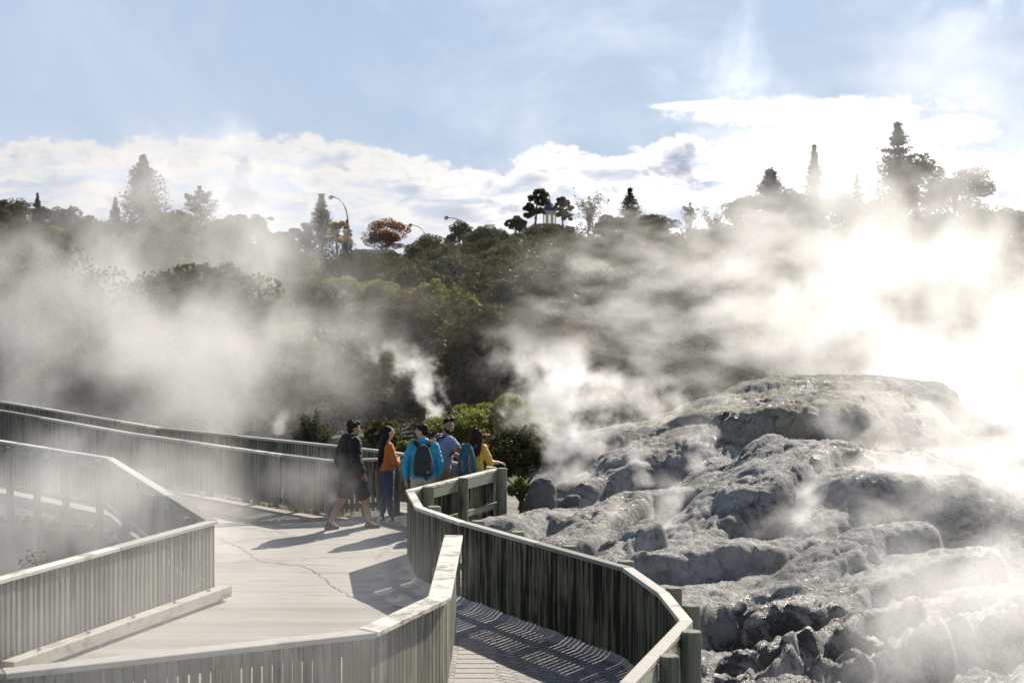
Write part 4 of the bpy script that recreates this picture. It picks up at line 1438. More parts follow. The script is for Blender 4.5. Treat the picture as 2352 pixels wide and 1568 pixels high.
class Clay(MB):
    """overlapping closed solids fused into one continuous surface"""
    def ball(s, c, r, M=None, n=12):
        r = r if hasattr(r, '__len__') else (r, r, r)
        c = Vector(c)
        vs, fs = [], []
        for i in range(n + 1):
            th = math.pi * i / n
            for j in range(2 * n):
                ph = math.pi * j / n
                v = Vector((r[0] * math.sin(th) * math.cos(ph), r[1] * math.sin(th) * math.sin(ph), -r[2] * math.cos(th)))
                if M: v = M @ v
                vs.append(c + v)
        k = 2 * n
        for i in range(n):
            for j in range(k):
                fs.append([i * k + j, i * k + (j + 1) % k, (i + 1) * k + (j + 1) % k, (i + 1) * k + j])
        s.add(vs, fs)

    def limb(s, pts, rad, ends=(1, 1), n=14):
        pts = [Vector(p) for p in pts]
        for i in range(len(pts) - 1):
            s.tube([pts[i], pts[i + 1]], [rad[i], rad[i + 1]], n)
        for i, (p, r) in enumerate(zip(pts, rad)):
            if (i == 0 and not ends[0]) or (i == len(pts) - 1 and not ends[1]): continue
            s.ball(p, r * 0.995, n=8)

    def loft(s, rings, n=22, pw=2.3):
        """rings: (z, rx, ry, cx, cy)"""
        vs, fs = [], []
        for z, rx, ry, cx, cy in rings:
            for j in range(n):
                a = 2 * math.pi * j / n
                ca, sa = math.cos(a), math.sin(a)
                vs.append(V3(cx + rx * math.copysign(abs(ca) ** (2 / pw), ca), cy + ry * math.copysign(abs(sa) ** (2 / pw), sa), z))
        for i in range(len(rings) - 1):
            for j in range(n):
                fs.append([i * n + j, i * n + (j + 1) % n, (i + 1) * n + (j + 1) % n, (i + 1) * n + j])
        fs.append(list(range(n))[::-1])
        fs.append([(len(rings) - 1) * n + j for j in range(n)])
        s.add(vs, fs)

    def hand(s, w, d, nrm, side, curl=0.5, size=1.0):
        """palm from wrist w along d; nrm = out of the back of the hand; side +1 right hand"""
        d, nrm = Vector(d).normalized(), Vector(nrm)
        nrm = (nrm - d * nrm.dot(d)).normalized()
        u = d.cross(nrm) * side              # towards the thumb
        w = Vector(w)
        z = size
        for q in (-0.024, -0.008, 0.008, 0.024):
            s.limb([w + u * q * 0.6 * z, w + d * 0.085 * z + u * q * z], [0.016 * z, 0.0135 * z], n=8)
        for q, l in ((0.030, 0.070), (0.010, 0.080), (-0.011, 0.074), (-0.031, 0.058)):
            a = w + d * 0.088 * z + u * q * z
            c1 = curl * 0.9
            d1 = (d * math.cos(c1) - nrm * math.sin(c1))
            b = a + d1 * l * 0.5 * z
            d2 = (d * math.cos(c1 * 2.1) - nrm * math.sin(c1 * 2.1))
            e = b + d2 * l * 0.5 * z
            s.limb([a, b, e], [0.0098 * z, 0.009 * z, 0.0075 * z], n=8)
        a = w + d * 0.025 * z + u * 0.028 * z
        b = a + (d * 0.6 + u * 0.75 - nrm * 0.2).normalized() * 0.042 * z
        e = b + (d * 0.9 + u * 0.3 - nrm * 0.35).normalized() * 0.034 * z
        s.limb([a, b, e], [0.014 * z, 0.0115 * z, 0.0085 * z], n=8)

    def fuse(s, name, mat, parent, voxel=0.009, smooth=4, factor=0.5, wrinkle=None):
        me = bpy.data.meshes.new(name)
        me.from_pydata([tuple(v) for v in s.v], [], s.f)
        o = bpy.data.objects.new(name, me)
        C.objects.link(o)
        r = o.modifiers.new('r', 'REMESH')
        r.mode = 'VOXEL'
        r.voxel_size = voxel
        if smooth:
            q = o.modifiers.new('s', 'SMOOTH')
            q.iterations = smooth
            q.factor = factor
        dg = bpy.context.evaluated_depsgraph_get()
        dg.update()
        new = bpy.data.meshes.new_from_object(o.evaluated_get(dg))
        o.modifiers.clear()
        o.data = new
        bpy.data.meshes.remove(me)
        new.name = name
        if wrinkle is None: wrinkle = 0.009 if name in ('jacket', 'top', 'jeans', 'trousers', 'shorts', 'tee_shirt') else 0.0
        if wrinkle:
            n = len(new.vertices)
            co, no = np.zeros(n * 3), np.zeros(n * 3)
            new.vertices.foreach_get('co', co)
            new.vertices.foreach_get('normal', no)
            co, no = co.reshape(-1, 3), no.reshape(-1, 3)
            k = 13.0 if name not in ('jeans',) else 20.0
            a = co[:, 0] * k + 1.2 * perlin(co[:, 2] * 6, co[:, 1] * 6)
            h = fbm(a * 0.7 + co[:, 1] * k * 0.5, co[:, 2] * k * 0.9 + co[:, 1] * k * 0.4 + len(name), 3, 0.5, True) - 0.6
            co = co + no * (wrinkle * h)[:, None]
            new.vertices.foreach_set('co', co.reshape(-1))
            new.update()
        new.materials.clear()
        new.materials.append(mat)
        new.polygons.foreach_set('use_smooth', np.ones(len(new.polygons), dtype=bool))
        if parent: o.parent = parent
        return o


def head_frame(c, yaw, pitch=0.0):
    return Matrix.Translation(Vector(c)) @ Matrix.Rotation(yaw, 4, 'Z') @ Matrix.Rotation(pitch, 4, 'X')


def add_head(cl, H, s=1.0):
    R3 = H.to_3x3()
    B = lambda p, r: cl.ball(H @ (Vector(p) * s), tuple(x * s for x in r) if hasattr(r, '__len__') else r * s, R3)
    B((0, -0.012, 0.030), (0.076, 0.096, 0.092))            # skull
    B((0, 0.030, -0.030), (0.060, 0.060, 0.080))            # face
    B((0, 0.042, -0.085), (0.034, 0.030, 0.026))            # chin
    for q in (-1, 1):
        B((q * 0.045, 0.010, -0.060), (0.022, 0.045, 0.030))  # jaw corner
        B((q * 0.038, 0.066, -0.018), (0.020, 0.016, 0.016))  # cheek
        B((q * 0.030, 0.078, 0.022), (0.024, 0.010, 0.008))   # brow
        B((q * 0.077, -0.008, -0.008), (0.009, 0.020, 0.031)) # ear
        B((q * 0.010, 0.096, -0.030), (0.009, 0.010, 0.008))
    cl.limb([H @ (V3(0, 0.084, 0.012) * s), H @ (V3(0, 0.104, -0.024) * s)], [0.008 * s, 0.012 * s], n=8)   # nose
    B((0, 0.080, -0.055), (0.022, 0.010, 0.006))
    B((0, 0.078, -0.064), (0.019, 0.010, 0.006))


def add_eyes(parent, H, s=1.0):
    for q in (-1, 1):
        c = MB()
        k = Clay()
        k.ball(H @ (V3(q * 0.030, 0.078, 0.006) * s), (0.0125 * s, 0.008 * s, 0.0065 * s), H.to_3x3(), n=6)
        o = k.build('eye', M_eyew, parent, smooth=True)
        k = Clay()
        k.ball(H @ (V3(q * 0.030, 0.0845, 0.006) * s), (0.0058 * s, 0.003 * s, 0.0058 * s), H.to_3x3(), n=6)
        k.build('iris', M_eyed, o, smooth=True)


M_eyew = plain('eye_white', (0.7, 0.68, 0.65), 0.3, 0.02, 20, bumpy=0)
M_eyed = plain('eye_iris', (0.02, 0.012, 0.008), 0.25, 0.1, 20, bumpy=0)
M_skin1 = skin('skin_tan', (0.42, 0.25, 0.17))
M_skin2 = skin('skin_light', (0.55, 0.35, 0.26))
M_skin3 = skin('skin_brown', (0.36, 0.20, 0.13))
M_hair_bk = hair_mat('black_hair', (0.016, 0.012, 0.010))
M_hair_br = hair_mat('dark_brown_hair', (0.030, 0.018, 0.012))
M_hair_rd = hair_mat('reddish_brown_hair', (0.030, 0.009, 0.005))
M_black = cloth('black_cloth', (0.022, 0.021, 0.022))
M_black2 = cloth('charcoal_cloth', (0.035, 0.035, 0.038))
M_orange = cloth('orange_knit', (0.62, 0.20, 0.05))
M_denim = cloth('blue_grey_denim', (0.085, 0.105, 0.17))
M_blue = cloth('turquoise_shell', (0.035, 0.36, 0.56), 0.5, 0.15, 0.4, 0.5)
M_beige = cloth('beige_cotton', (0.52, 0.46, 0.39))
M_tee = cloth('pale_blue_jersey', (0.27, 0.30, 0.45))
M_tan = cloth('tan_cotton', (0.33, 0.22, 0.10))
M_yellow = cloth('mustard_shell', (0.55, 0.38, 0.06), 0.55, 0.15, 0.35, 0.5)
M_navy = cloth('navy_cloth', (0.03, 0.05, 0.13))
M_pack = cloth('dark_olive_pack', (0.040, 0.046, 0.042), 0.7, 0.12, 0.25)
M_teal = cloth('teal_pack', (0.020, 0.10, 0.15), 0.6, 0.15, 0.3)
M_rust = cloth('orange_trim', (0.75, 0.16, 0.04), 0.6)
M_redp = cloth('dark_red_pack', (0.22, 0.025, 0.035), 0.6)
M_strap = cloth('black_webbing', (0.02, 0.021, 0.022), 0.7)
M_shoe_d = plain('dark_shoe', (0.035, 0.032, 0.030), 0.6, 0.2, 30)
M_shoe_w = plain('white_shoe', (0.75, 0.74, 0.72), 0.5, 0.05, 30)
M_sock = cloth('black_sock', (0.02, 0.02, 0.022))
M_patch = plain('grey_patch', (0.42, 0.42, 0.40), 0.6, 0.05, 30)
M_glass = plain('spectacle_rim', (0.65, 0.65, 0.66), 0.25, 0.05, 30, 0.4)
M_metal = plain('zip_metal', (0.6, 0.6, 0.6), 0.3, 0.05, 30, 0.9)


def person(label, X, Y, rz, scale=1.0):
    r = empty('person', (X, Y, 0.006), label, 'person', 'visitors at the railing', rz)
    r.scale = (scale,) * 3
    return r


def shoe(root, ankle, yaw, mat, sole=None, swoosh=False, lift=0.0):
    """shoe pointing along yaw (0 = +Y)"""
    M = Matrix.Rotation(yaw, 3, 'Z')
    a = Vector((ankle[0], ankle[1], lift))
    k = Clay()
    p = lambda x, y, z: a + M @ V3(x, y, z)
    k.ball(p(0, -0.045, 0.045), (0.036, 0.045, 0.045), M, 8)
    k.limb([p(0, -0.05, 0.035), p(0, 0.06, 0.032), p(0.0, 0.15, 0.028)], [0.034, 0.042, 0.03], n=10)
    k.limb([p(0, -0.02, 0.05), p(0, -0.01, 0.095)], [0.042, 0.04], n=10)
    for v in k.v: v.z = max(v.z, lift + 0.004)
    o = k.fuse('shoe', mat, root, 0.008, 3)
    if sole:
        q = Clay()
        q.limb([p(0, -0.055, 0.010), p(0, 0.05, 0.010), p(0, 0.15, 0.010)], [0.037, 0.045, 0.034], n=12)
        for v in q.v: v.z = min(max(v.z, lift + 0.002), lift + 0.026)
        q.build('sole', sole, o, smooth=False)
    if swoosh:
        for sd in (-1, 1):
            w = MB()
            pr = [(-0.050, 0.040), (-0.02, 0.033), (0.02, 0.036), (0.075, 0.062), (0.02, 0.051), (-0.015, 0.050), (-0.040, 0.062)]
            w.prism([p(sd * 0.0375, y, z) for y, z in pr], [p(sd * 0.0445, y, z) for y, z in pr])
            w.build('emblem', M_black2, o)
    return o


# --- man in black, walking past
pr = person('person in black jacket and wide black shorts striding past the others, seen from behind', -2.63, 28.35, R(-58), 1.0)
hip, nk = 0.94, 1.50
Hd = head_frame((0.0, 0.07, 1.625), R(-18), R(-4))
b = Clay()
add_head(b, Hd, 1.02)
b.limb([(0, 0.02, 1.44), (0, 0.05, 1.56)], [0.062, 0.058])
b.loft([(0.86, 0.15, 0.11, 0, 0), (1.0, 0.155, 0.11, 0, 0), (1.2, 0.165, 0.11, 0, 0), (1.36, 0.18, 0.11, 0, 0.01), (1.46, 0.12, 0.08, 0, 0.015)])
LegR = [(0.09, 0.02, 0.92), (0.10, 0.22, 0.50), (0.10, 0.30, 0.10)]
LegL = [(-0.09, 0.0, 0.92), (-0.10, -0.06, 0.50), (-0.10, -0.32, 0.12)]
for L_ in (LegR, LegL):
    b.limb([L_[0], L_[1]], [0.095, 0.062])
    mid = Vector(L_[1]).lerp(Vector(L_[2]), 0.35)
    b.limb([L_[1], mid + V3(0, -0.02, 0), L_[2]], [0.062, 0.064, 0.040])
    b.limb([L_[2], Vector(L_[2]) + V3(0, 0.07, -0.05)], [0.038, 0.03])
ArmR = [(0.21, 0.0, 1.41), (0.27, -0.03, 1.12), (0.27, 0.10, 0.90)]
ArmL = [(-0.21, 0.0, 1.41), (-0.28, -0.08, 1.13), (-0.25, -0.02, 0.88)]
for A_, sd in ((ArmR, 1), (ArmL, -1)):
    b.limb(A_, [0.055, 0.045, 0.032])
    d_ = (Vector(A_[2]) - Vector(A_[1])).normalized()
    b.hand(Vector(A_[2]), d_, (sd, 0, 0.1), sd, 0.45)
b.fuse('body', M_skin1, pr, 0.0075, 3)
j = Clay()
j.loft([(0.80, 0.225, 0.165, 0, 0), (0.9, 0.235, 0.175, 0, 0), (1.1, 0.23, 0.17, 0, 0), (1.3, 0.235, 0.165, 0, 0), (1.42, 0.205, 0.14, 0, 0.01), (1.49, 0.12, 0.10, 0, 0.02), (1.53, 0.085, 0.085, 0, 0.03)])
for A_, sd in ((ArmR, 1), (ArmL, -1)):
    e = Vector(A_[1]).lerp(Vector(A_[2]), 0.93)
    j.limb([Vector(A_[0]) + V3(-sd * .04, 0, 0), A_[1], e], [0.105, 0.085, 0.06], ends=(1, 0))
j.ball((0, -0.06, 1.49), (0.13, 0.085, 0.06))
j.fuse('jacket', M_black, pr, 0.011, 5)
q = Clay()
q.loft([(0.74, 0.20, 0.16, 0, 0), (0.9, 0.20, 0.155, 0, 0), (0.97, 0.18, 0.14, 0, 0)])
for L_ in (LegR, LegL):
    e = Vector(L_[0]).lerp(Vector(L_[1]), 1.0) + V3(0, -0.02, -0.01)
    q.limb([L_[0], e], [0.125, 0.108], ends=(1, 0), n=18)
q.fuse('shorts', M_black2, pr, 0.011, 4)
h = Clay()
B = lambda p_, r_: h.ball(Hd @ Vector(p_), r_, Hd.to_3x3())
B((0, -0.028, 0.052), (0.092, 0.098, 0.090))
B((0, -0.060, -0.015), (0.080, 0.062, 0.075))
B((0, 0.05, 0.098), (0.07, 0.05, 0.032))
for i in range(60):
    a_, e_ = random.uniform(0, 6.28), random.uniform(-0.2, 1.3)
    v_ = V3(math.cos(a_) * math.cos(e_) * 0.093, math.sin(a_) * math.cos(e_) * 0.10 - 0.028, 0.05 + math.sin(e_) * 0.092)
    if v_.y > 0.03 and v_.z < 0.09: continue
    B(v_, (0.017, 0.017, 0.014))
h.fuse('hair', M_hair_br, pr, 0.008, 1)
shoe(pr, (0.10, 0.30), R(-8), M_shoe_d, M_shoe_d)
shoe(pr, (-0.10, -0.33), R(5), M_shoe_d, M_shoe_d, lift=0.0)
m = MB()
m.tube([(0.30, 0.02, 0.98), (0.32, 0.10, 0.80), (0.31, 0.13, 0.70), (0.29, 0.10, 0.62)], 0.005, 6)
m.tube([(0.27, -0.10, 0.92), (0.30, -0.02, 0.78), (0.31, 0.06, 0.66)], 0.004, 6)
m.build('drawcord', M_strap, pr)

# --- woman in orange, arms folded
pw = person('person with waist-long black hair, orange top and blue-grey jeans, arms folded', -2.08, 29.05, R(-72), 0.93)
Hd = head_frame((0.0, 0.03, 1.615), R(6), R(8))
b = Clay()
add_head(b, Hd, 0.98)
b.limb([(0, 0.0, 1.42), (0, 0.02, 1.54)], [0.048, 0.046])
b.loft([(0.88, 0.15, 0.11, 0, 0), (1.08, 0.125, 0.095, 0, 0), (1.28, 0.15, 0.10, 0, 0), (1.42, 0.13, 0.075, 0, 0)])
LegR = [(0.085, -0.01, 0.90), (0.08, 0.02, 0.50), (0.085, 0.05, 0.10)]
LegL = [(-0.085, -0.02, 0.90), (-0.085, -0.02, 0.50), (-0.09, -0.08, 0.10)]
for L_ in (LegR, LegL): b.limb(L_, [0.085, 0.055, 0.038])
ArmR = [(0.165, 0.0, 1.38), (0.225, 0.08, 1.10), (0.05, 0.20, 1.10)]
ArmL = [(-0.165, 0.0, 1.38), (-0.215, 0.09, 1.12), (-0.02, 0.215, 1.15)]
for A_, sd in ((ArmR, 1), (ArmL, -1)):
    b.limb(A_, [0.045, 0.037, 0.027])
b.hand(ArmR[2], (-1, 0.05, 0.05), (0, 1, 0.1), 1, 0.35, 0.92)
b.hand(ArmL[2], (1, -0.25, -0.25), (0.2, 1, 0.1), -1, 0.35, 0.92)
b.fuse('body', M_skin2, pw, 0.0075, 3)
j = Clay()
j.loft([(0.93, 0.172, 0.130, 0, 0), (0.98, 0.175, 0.132, 0, 0), (1.12, 0.158, 0.120, 0, 0), (1.28, 0.178, 0.128, 0, 0.012), (1.38, 0.165, 0.105, 0, 0), (1.44, 0.085, 0.07, 0, 0)])
for A_, sd in ((ArmR, 1), (ArmL, -1)):
    j.limb([Vector(A_[0]) + V3(-sd * .008, 0, 0.004), A_[1], Vector(A_[1]).lerp(Vector(A_[2]), 0.8)], [0.072, 0.060, 0.048], ends=(1, 0))
j.fuse('top', M_orange, pw, 0.009, 4)
q = Clay()
q.loft([(0.80, 0.165, 0.135, 0, -0.015), (0.92, 0.165, 0.13, 0, -0.01), (0.98, 0.15, 0.11, 0, 0)])
for L_ in (LegR, LegL):
    q.limb([L_[0], L_[1], Vector(L_[1]).lerp(Vector(L_[2]), 0.82)], [0.108, 0.074, 0.058], ends=(1, 0))
q.fuse('jeans', M_denim, pw, 0.009, 4)
for L_ in (LegR, LegL):
    k = Clay()
    k.limb([Vector(L_[1]).lerp(Vector(L_[2]), 0.7), L_[2], Vector(L_[2]) + V3(0, 0.02, -0.05)], [0.044, 0.041, 0.036])
    k.build('sock', M_sock, pw, smooth=True)
shoe(pw, (0.085, 0.05), R(-4), M_shoe_w, M_shoe_w, True)
shoe(pw, (-0.09, -0.08), R(6), M_shoe_w, M_shoe_w, True)
h = Clay()
B = lambda p_, r_: h.ball(Hd @ Vector(p_), r_, Hd.to_3x3())
B((0, -0.028, 0.050), (0.086, 0.094, 0.088))
B((0, -0.062, -0.04), (0.084, 0.060, 0.10))
for i in range(26):
    u = (i / 25 - 0.5) * 2
    x0 = u * 0.082
    y0 = -0.085 + 0.05 * u * u
    w_ = random.uniform(0.014, 0.022)
    z1 = 0.98 + 0.10 * abs(u) + random.uniform(-0.05, 0.06)
    h.limb([(x0, y0 + 0.02, 1.62), (x0 * 1.25, y0 - 0.035, 1.42), (x0 * 1.3, y0 - 0.075, 1.2), (x0 * 1.1 + random.uniform(-.015, .015), y0 - 0.07, z1)], [w_, w_ * 1.05, w_, w_ * 0.3], n=8)
h.fuse('hair', M_hair_bk, pw, 0.008, 1)
add_eyes(pw, Hd, 0.98)

# --- man in turquoise jacket, with dark rucksack
pb = person('person in turquoise jacket, beige trousers and glasses, head turned to the left', -1.43, 28.0, R(4), 1.0)
Hd = head_frame((-0.02, 0.035, 1.60), R(62), R(0))
b = Clay()
add_head(b, Hd, 1.0)
b.limb([(0, 0.0, 1.40), (-0.01, 0.02, 1.54)], [0.060, 0.056])
b.loft([(0.86, 0.155, 0.11, 0, 0), (1.1, 0.15, 0.105, 0, 0), (1.3, 0.18, 0.11, 0, 0), (1.42, 0.14, 0.08, 0, 0)])
LegR = [(0.095, 0, 0.90), (0.10, 0.03, 0.49), (0.11, 0.0, 0.10)]
LegL = [(-0.095, 0, 0.90), (-0.10, 0.02, 0.49), (-0.11, -0.02, 0.10)]
for L_ in (LegR, LegL): b.limb(L_, [0.09, 0.06, 0.042])
ArmR = [(0.205, 0.0, 1.375), (0.255, -0.02, 1.10), (0.245, 0.04, 0.86)]
ArmL = [(-0.205, 0.0, 1.375), (-0.27, -0.02, 1.09), (-0.275, 0.02, 0.83)]
for A_, sd in ((ArmR, 1), (ArmL, -1)):
    b.limb(A_, [0.05, 0.042, 0.03])
    b.hand(A_[2], (Vector(A_[2]) - Vector(A_[1])), (sd, -0.2, 0), sd, 0.5)
b.fuse('body', M_skin2, pb, 0.0075, 3)
j = Clay()
j.loft([(0.855, 0.195, 0.145, 0, 0), (0.90, 0.20, 0.15, 0, 0), (0.95, 0.205, 0.15, 0, 0), (1.15, 0.20, 0.145, 0, 0), (1.30, 0.215, 0.14, 0, 0), (1.39, 0.185, 0.115, 0, 0), (1.445, 0.10, 0.085, 0, 0), (1.50, 0.078, 0.078, 0, 0.01)])
for A_, sd in ((ArmR, 1), (ArmL, -1)):
    e = Vector(A_[1]).lerp(Vector(A_[2]), 0.95)
    w1 = Vector(A_[0]).lerp(Vector(A_[1]), 0.55)
    j.limb([Vector(A_[0]) + V3(-sd * .035, 0, 0), w1, A_[1], Vector(A_[1]).lerp(e, 0.5), e], [0.082, 0.070, 0.074, 0.060, 0.046], ends=(1, 0))
j.fuse('jacket', M_blue, pb, 0.009, 3)
q = Clay()
q.loft([(0.78, 0.19, 0.145, 0, -0.01), (0.90, 0.185, 0.14, 0, -0.005), (0.97, 0.165, 0.12, 0, 0)])
for L_ in (LegR, LegL):
    q.limb([L_[0], L_[1], Vector(L_[2]) + V3(0, 0, -0.03)], [0.12, 0.095, 0.085], ends=(1, 0))
q.fuse('trousers', M_beige, pb, 0.01, 4)
shoe(pb, (0.11, 0.0), R(-10), M_shoe_d, M_shoe_d)
shoe(pb, (-0.11, -0.02), R(10), M_shoe_d, M_shoe_d)
h = Clay()
B = lambda p_, r_: h.ball(Hd @ Vector(p_), r_, Hd.to_3x3())
B((0, -0.022, 0.052), (0.083, 0.094, 0.080))
B((0, -0.058, 0.0), (0.074, 0.058, 0.066))
B((0, 0.052, 0.094), (0.062, 0.038, 0.026))
for i in range(40):
    a_, e_ = random.uniform(0, 6.28), random.uniform(0.3, 1.4)
    B((math.cos(a_) * math.cos(e_) * 0.082, math.sin(a_) * math.cos(e_) * 0.09 - 0.02, 0.055 + math.sin(e_) * 0.08), (0.012, 0.012, 0.012))
h.fuse('hair', M_hair_bk, pb, 0.008, 1)
add_eyes(pb, Hd)
gl = MB()
for q_ in (-1, 1):
    ring = [Hd @ V3(q_ * 0.032 + 0.022 * math.cos(R(30 * i)), 0.098, 0.004 + 0.018 * math.sin(R(30 * i))) for i in range(13)]
    gl.tube(ring, 0.0025, 6)
    gl.tube([Hd @ V3(q_ * 0.054, 0.098, 0.006), Hd @ V3(q_ * 0.078, 0.02, 0.006)], 0.0025, 6)
gl.tube([Hd @ V3(-0.01, 0.10, 0.006), Hd @ V3(0.01, 0.10, 0.006)], 0.0025, 6)
gl.build('glasses', M_glass, pb)


def backpack(label, loc, rz, w, h_, d_, mat, scale=1.0, tilt=0.0):
    """pack worn on a back: local +Y is towards the wearer, origin at the middle of its base"""
    r = empty('backpack', loc, label, 'backpack', 'backpacks worn by the visitors', rz)
    r.rotation_euler = (tilt, 0, rz)
    k = Clay()
    k.loft([(0.0, w * 0.40, d_ * 0.40, 0, 0), (0.03, w * 0.48, d_ * 0.5, 0, -0.01), (h_ * 0.3, w * 0.5, d_ * 0.5, 0, -0.015), (h_ * 0.6, w * 0.44, d_ * 0.45, 0, -0.01), (h_ * 0.85, w * 0.32, d_ * 0.36, 0, 0.0),
            (h_ * 0.96, w * 0.22, d_ * 0.26, 0, 0.01), (h_, w * 0.12, d_ * 0.15, 0, 0.02)], pw=3.2)
    k.fuse('pack_body', mat, r, 0.010, 4)
    return r


def ribbon(m, pts, w, t=0.006, up=None):
    for a, b_ in zip(pts, pts[1:]):
        m.bar(a, b_, w, t, up or V3(0, -1, 0.2))


# the wearer's frame: pack sits behind the back
bp = backpack('dark olive rucksack with a small grey patch, worn over the turquoise jacket', (-1.42, 27.79, 0.925), R(4), 0.325, 0.50, 0.17, M_pack)
k = Clay()
k.loft([(0.03, 0.128, 0.03, 0, -0.088), (0.05, 0.135, 0.036, 0, -0.092), (0.19, 0.133, 0.036, 0, -0.090), (0.215, 0.125, 0.028, 0, -0.083)], pw=4)
k.fuse('front_pocket', M_pack, bp, 0.008, 2)
m = MB()
m.bar((-0.128, -0.122, 0.205), (0.128, -0.122, 0.205), 0.006, 0.010, V3(0, 0, 1))
m.build('zip', M_strap, bp)
m = MB()
m.bar((0.055, -0.135, 0.075), (0.10, -0.132, 0.075), 0.006, 0.030, V3(0, 0, 1))
pt = m.build('patch', M_patch, bp)
m = MB()
for z_, x0, x1 in ((0.082, 0.060, 0.094), (0.074, 0.066, 0.090), (0.067, 0.060, 0.080)):
    m.bar((x0, -0.1385, z_), (x1, -0.1375, z_), 0.003, 0.004, V3(0, 0, 1))
m.build('emblem', M_strap, pt)
for sd in (-1, 1):
    m = MB()
    ribbon(m, [V3(sd * 0.055, 0.02, 0.455), V3(sd * 0.105, 0.03, 0.50), V3(sd * 0.135, 0.09, 0.545), V3(sd * 0.14, 0.20, 0.55), V3(sd * 0.145, 0.31, 0.49), V3(sd * 0.15, 0.355, 0.35), V3(sd * 0.17, 0.30, 0.15)], 0.062, 0.014)
    m.build('strap', M_strap, bp)
m = MB()
m.tube([(-0.045, 0.0, 0.49), (-0.03, -0.01, 0.525), (0.03, -0.01, 0.525), (0.045, 0.0, 0.49)], 0.009, 8)
m.build('handle', M_strap, bp)
m = MB()
m.bar((0.02, -0.04, 0.02), (0.065, -0.03, -0.065), 0.03, 0.008, V3(0, -1, 0))
m.build('hanging_strap', M_strap, bp)

# --- bearded man leaning on the rail, looking back
pd = person('bearded person in pale blue tee and tan shorts leaning on the rail, looking back', -1.15, 28.72, R(-66), 1.02)
Hd = head_frame((0.03, 0.10, 1.60), R(-86), R(0))
b = Clay()
add_head(b, Hd, 1.06)
b.limb([(0, 0.05, 1.40), (0.02, 0.09, 1.54)], [0.068, 0.064])
b.loft([(0.86, 0.165, 0.12, 0, -0.06), (1.1, 0.16, 0.115, 0, -0.01), (1.3, 0.19, 0.12, 0, 0.035), (1.42, 0.15, 0.085, 0, 0.05)])
LegR = [(0.10, -0.06, 0.90), (0.11, -0.05, 0.49), (0.12, -0.10, 0.10)]
LegL = [(-0.10, -0.06, 0.90), (-0.11, 0.06, 0.49), (-0.12, 0.08, 0.10)]
for L_ in (LegR, LegL): b.limb(L_, [0.10, 0.066, 0.045])
ArmR = [(0.215, 0.04, 1.375), (0.235, 0.24, 1.20), (0.16, 0.43, 1.075)]
ArmL = [(-0.215, 0.04, 1.375), (-0.22, 0.22, 1.16), (-0.06, 0.36, 1.075)]
for A_, sd in ((ArmR, 1), (ArmL, -1)):
    b.limb([A_[0], Vector(A_[0]).lerp(Vector(A_[1]), 0.5), A_[1], A_[2]], [0.060, 0.058, 0.047, 0.033])
b.hand(ArmR[2], (-0.15, 0.85, -0.35), (0.1, 0.3, 1), 1, 0.35, 1.0)
b.hand(ArmL[2], (0.5, 0.6, -0.25), (0, 0.3, 1), -1, 0.35, 1.0)
b.fuse('body', M_skin3, pd, 0.0075, 3)
j = Clay()
j.loft([(0.86, 0.205, 0.165, 0, -0.05), (0.92, 0.21, 0.17, 0, -0.045), (1.08, 0.205, 0.165, 0, -0.01), (1.28, 0.218, 0.15, 0, 0.03), (1.38, 0.195, 0.12, 0, 0.045), (1.44, 0.10, 0.085, 0, 0.055)])
for A_, sd in ((ArmR, 1), (ArmL, -1)):
    j.limb([Vector(A_[0]) + V3(-sd * .012, 0, 0.004), Vector(A_[0]).lerp(Vector(A_[1]), 0.62)], [0.094, 0.084], ends=(1, 0))
j.fuse('tee_shirt', M_tee, pd, 0.009, 4)
q = Clay()
q.loft([(0.76, 0.205, 0.16, 0, -0.06), (0.90, 0.20, 0.155, 0, -0.05), (0.96, 0.17, 0.13, 0, -0.04)])
for L_ in (LegR, LegL): q.limb([L_[0], Vector(L_[1]) + V3(0, 0, 0.0)], [0.125, 0.105], ends=(1, 0))
q.fuse('shorts', M_tan, pd, 0.01, 4)
shoe(pd, (0.12, -0.10), R(-6), M_shoe_d, M_shoe_d)
shoe(pd, (-0.12, 0.08), R(4), M_shoe_d, M_shoe_d)
h = Clay()
sH = 1.06
B = lambda p_, r_: h.ball(Hd @ (Vector(p_) * sH), tuple(x * sH for x in r_), Hd.to_3x3())
B((0, -0.022, 0.058), (0.081, 0.092, 0.080))
B((0, -0.055, 0.005), (0.076, 0.058, 0.05))
for i in range(36):
    B((random.uniform(-.062, .062), random.uniform(-0.01, 0.066), random.uniform(0.075, 0.128)), (0.016, 0.016, 0.014))
h.fuse('hair', M_hair_bk, pd, 0.008, 1)
h = Clay()
B((0, 0.046, -0.092), (0.042, 0.036, 0.028))
for q_ in (-1, 1):
    B((q_ * 0.046, 0.026, -0.066), (0.024, 0.040, 0.030))
    B((q_ * 0.063, 0.006, -0.038), (0.013, 0.022, 0.034))
    B((q_ * 0.028, 0.078, -0.047), (0.013, 0.010, 0.006))
    B((q_ * 0.036, 0.068, -0.064), (0.010, 0.014, 0.022))
B((0, 0.088, -0.045), (0.020, 0.007, 0.005))
B((0, 0.072, -0.082), (0.026, 0.016, 0.014))
h.fuse('beard', M_hair_bk, pd, 0.006, 1)
add_eyes(pd, Hd, 1.06)
for q_ in (-1, 1):
    k = Clay()
    k.ball(Hd @ (V3(q_ * 0.030, 0.088, 0.024) * sH), (0.019, 0.005, 0.0045), Hd.to_3x3(), n=6)
    k.build('eyebrow', M_hair_bk, pd, smooth=True)
k = Clay()
k.ball(Hd @ (V3(0, 0.089, -0.0585) * sH), (0.018, 0.004, 0.005), Hd.to_3x3(), n=6)
k.build('teeth', M_eyew, pd, smooth=True)
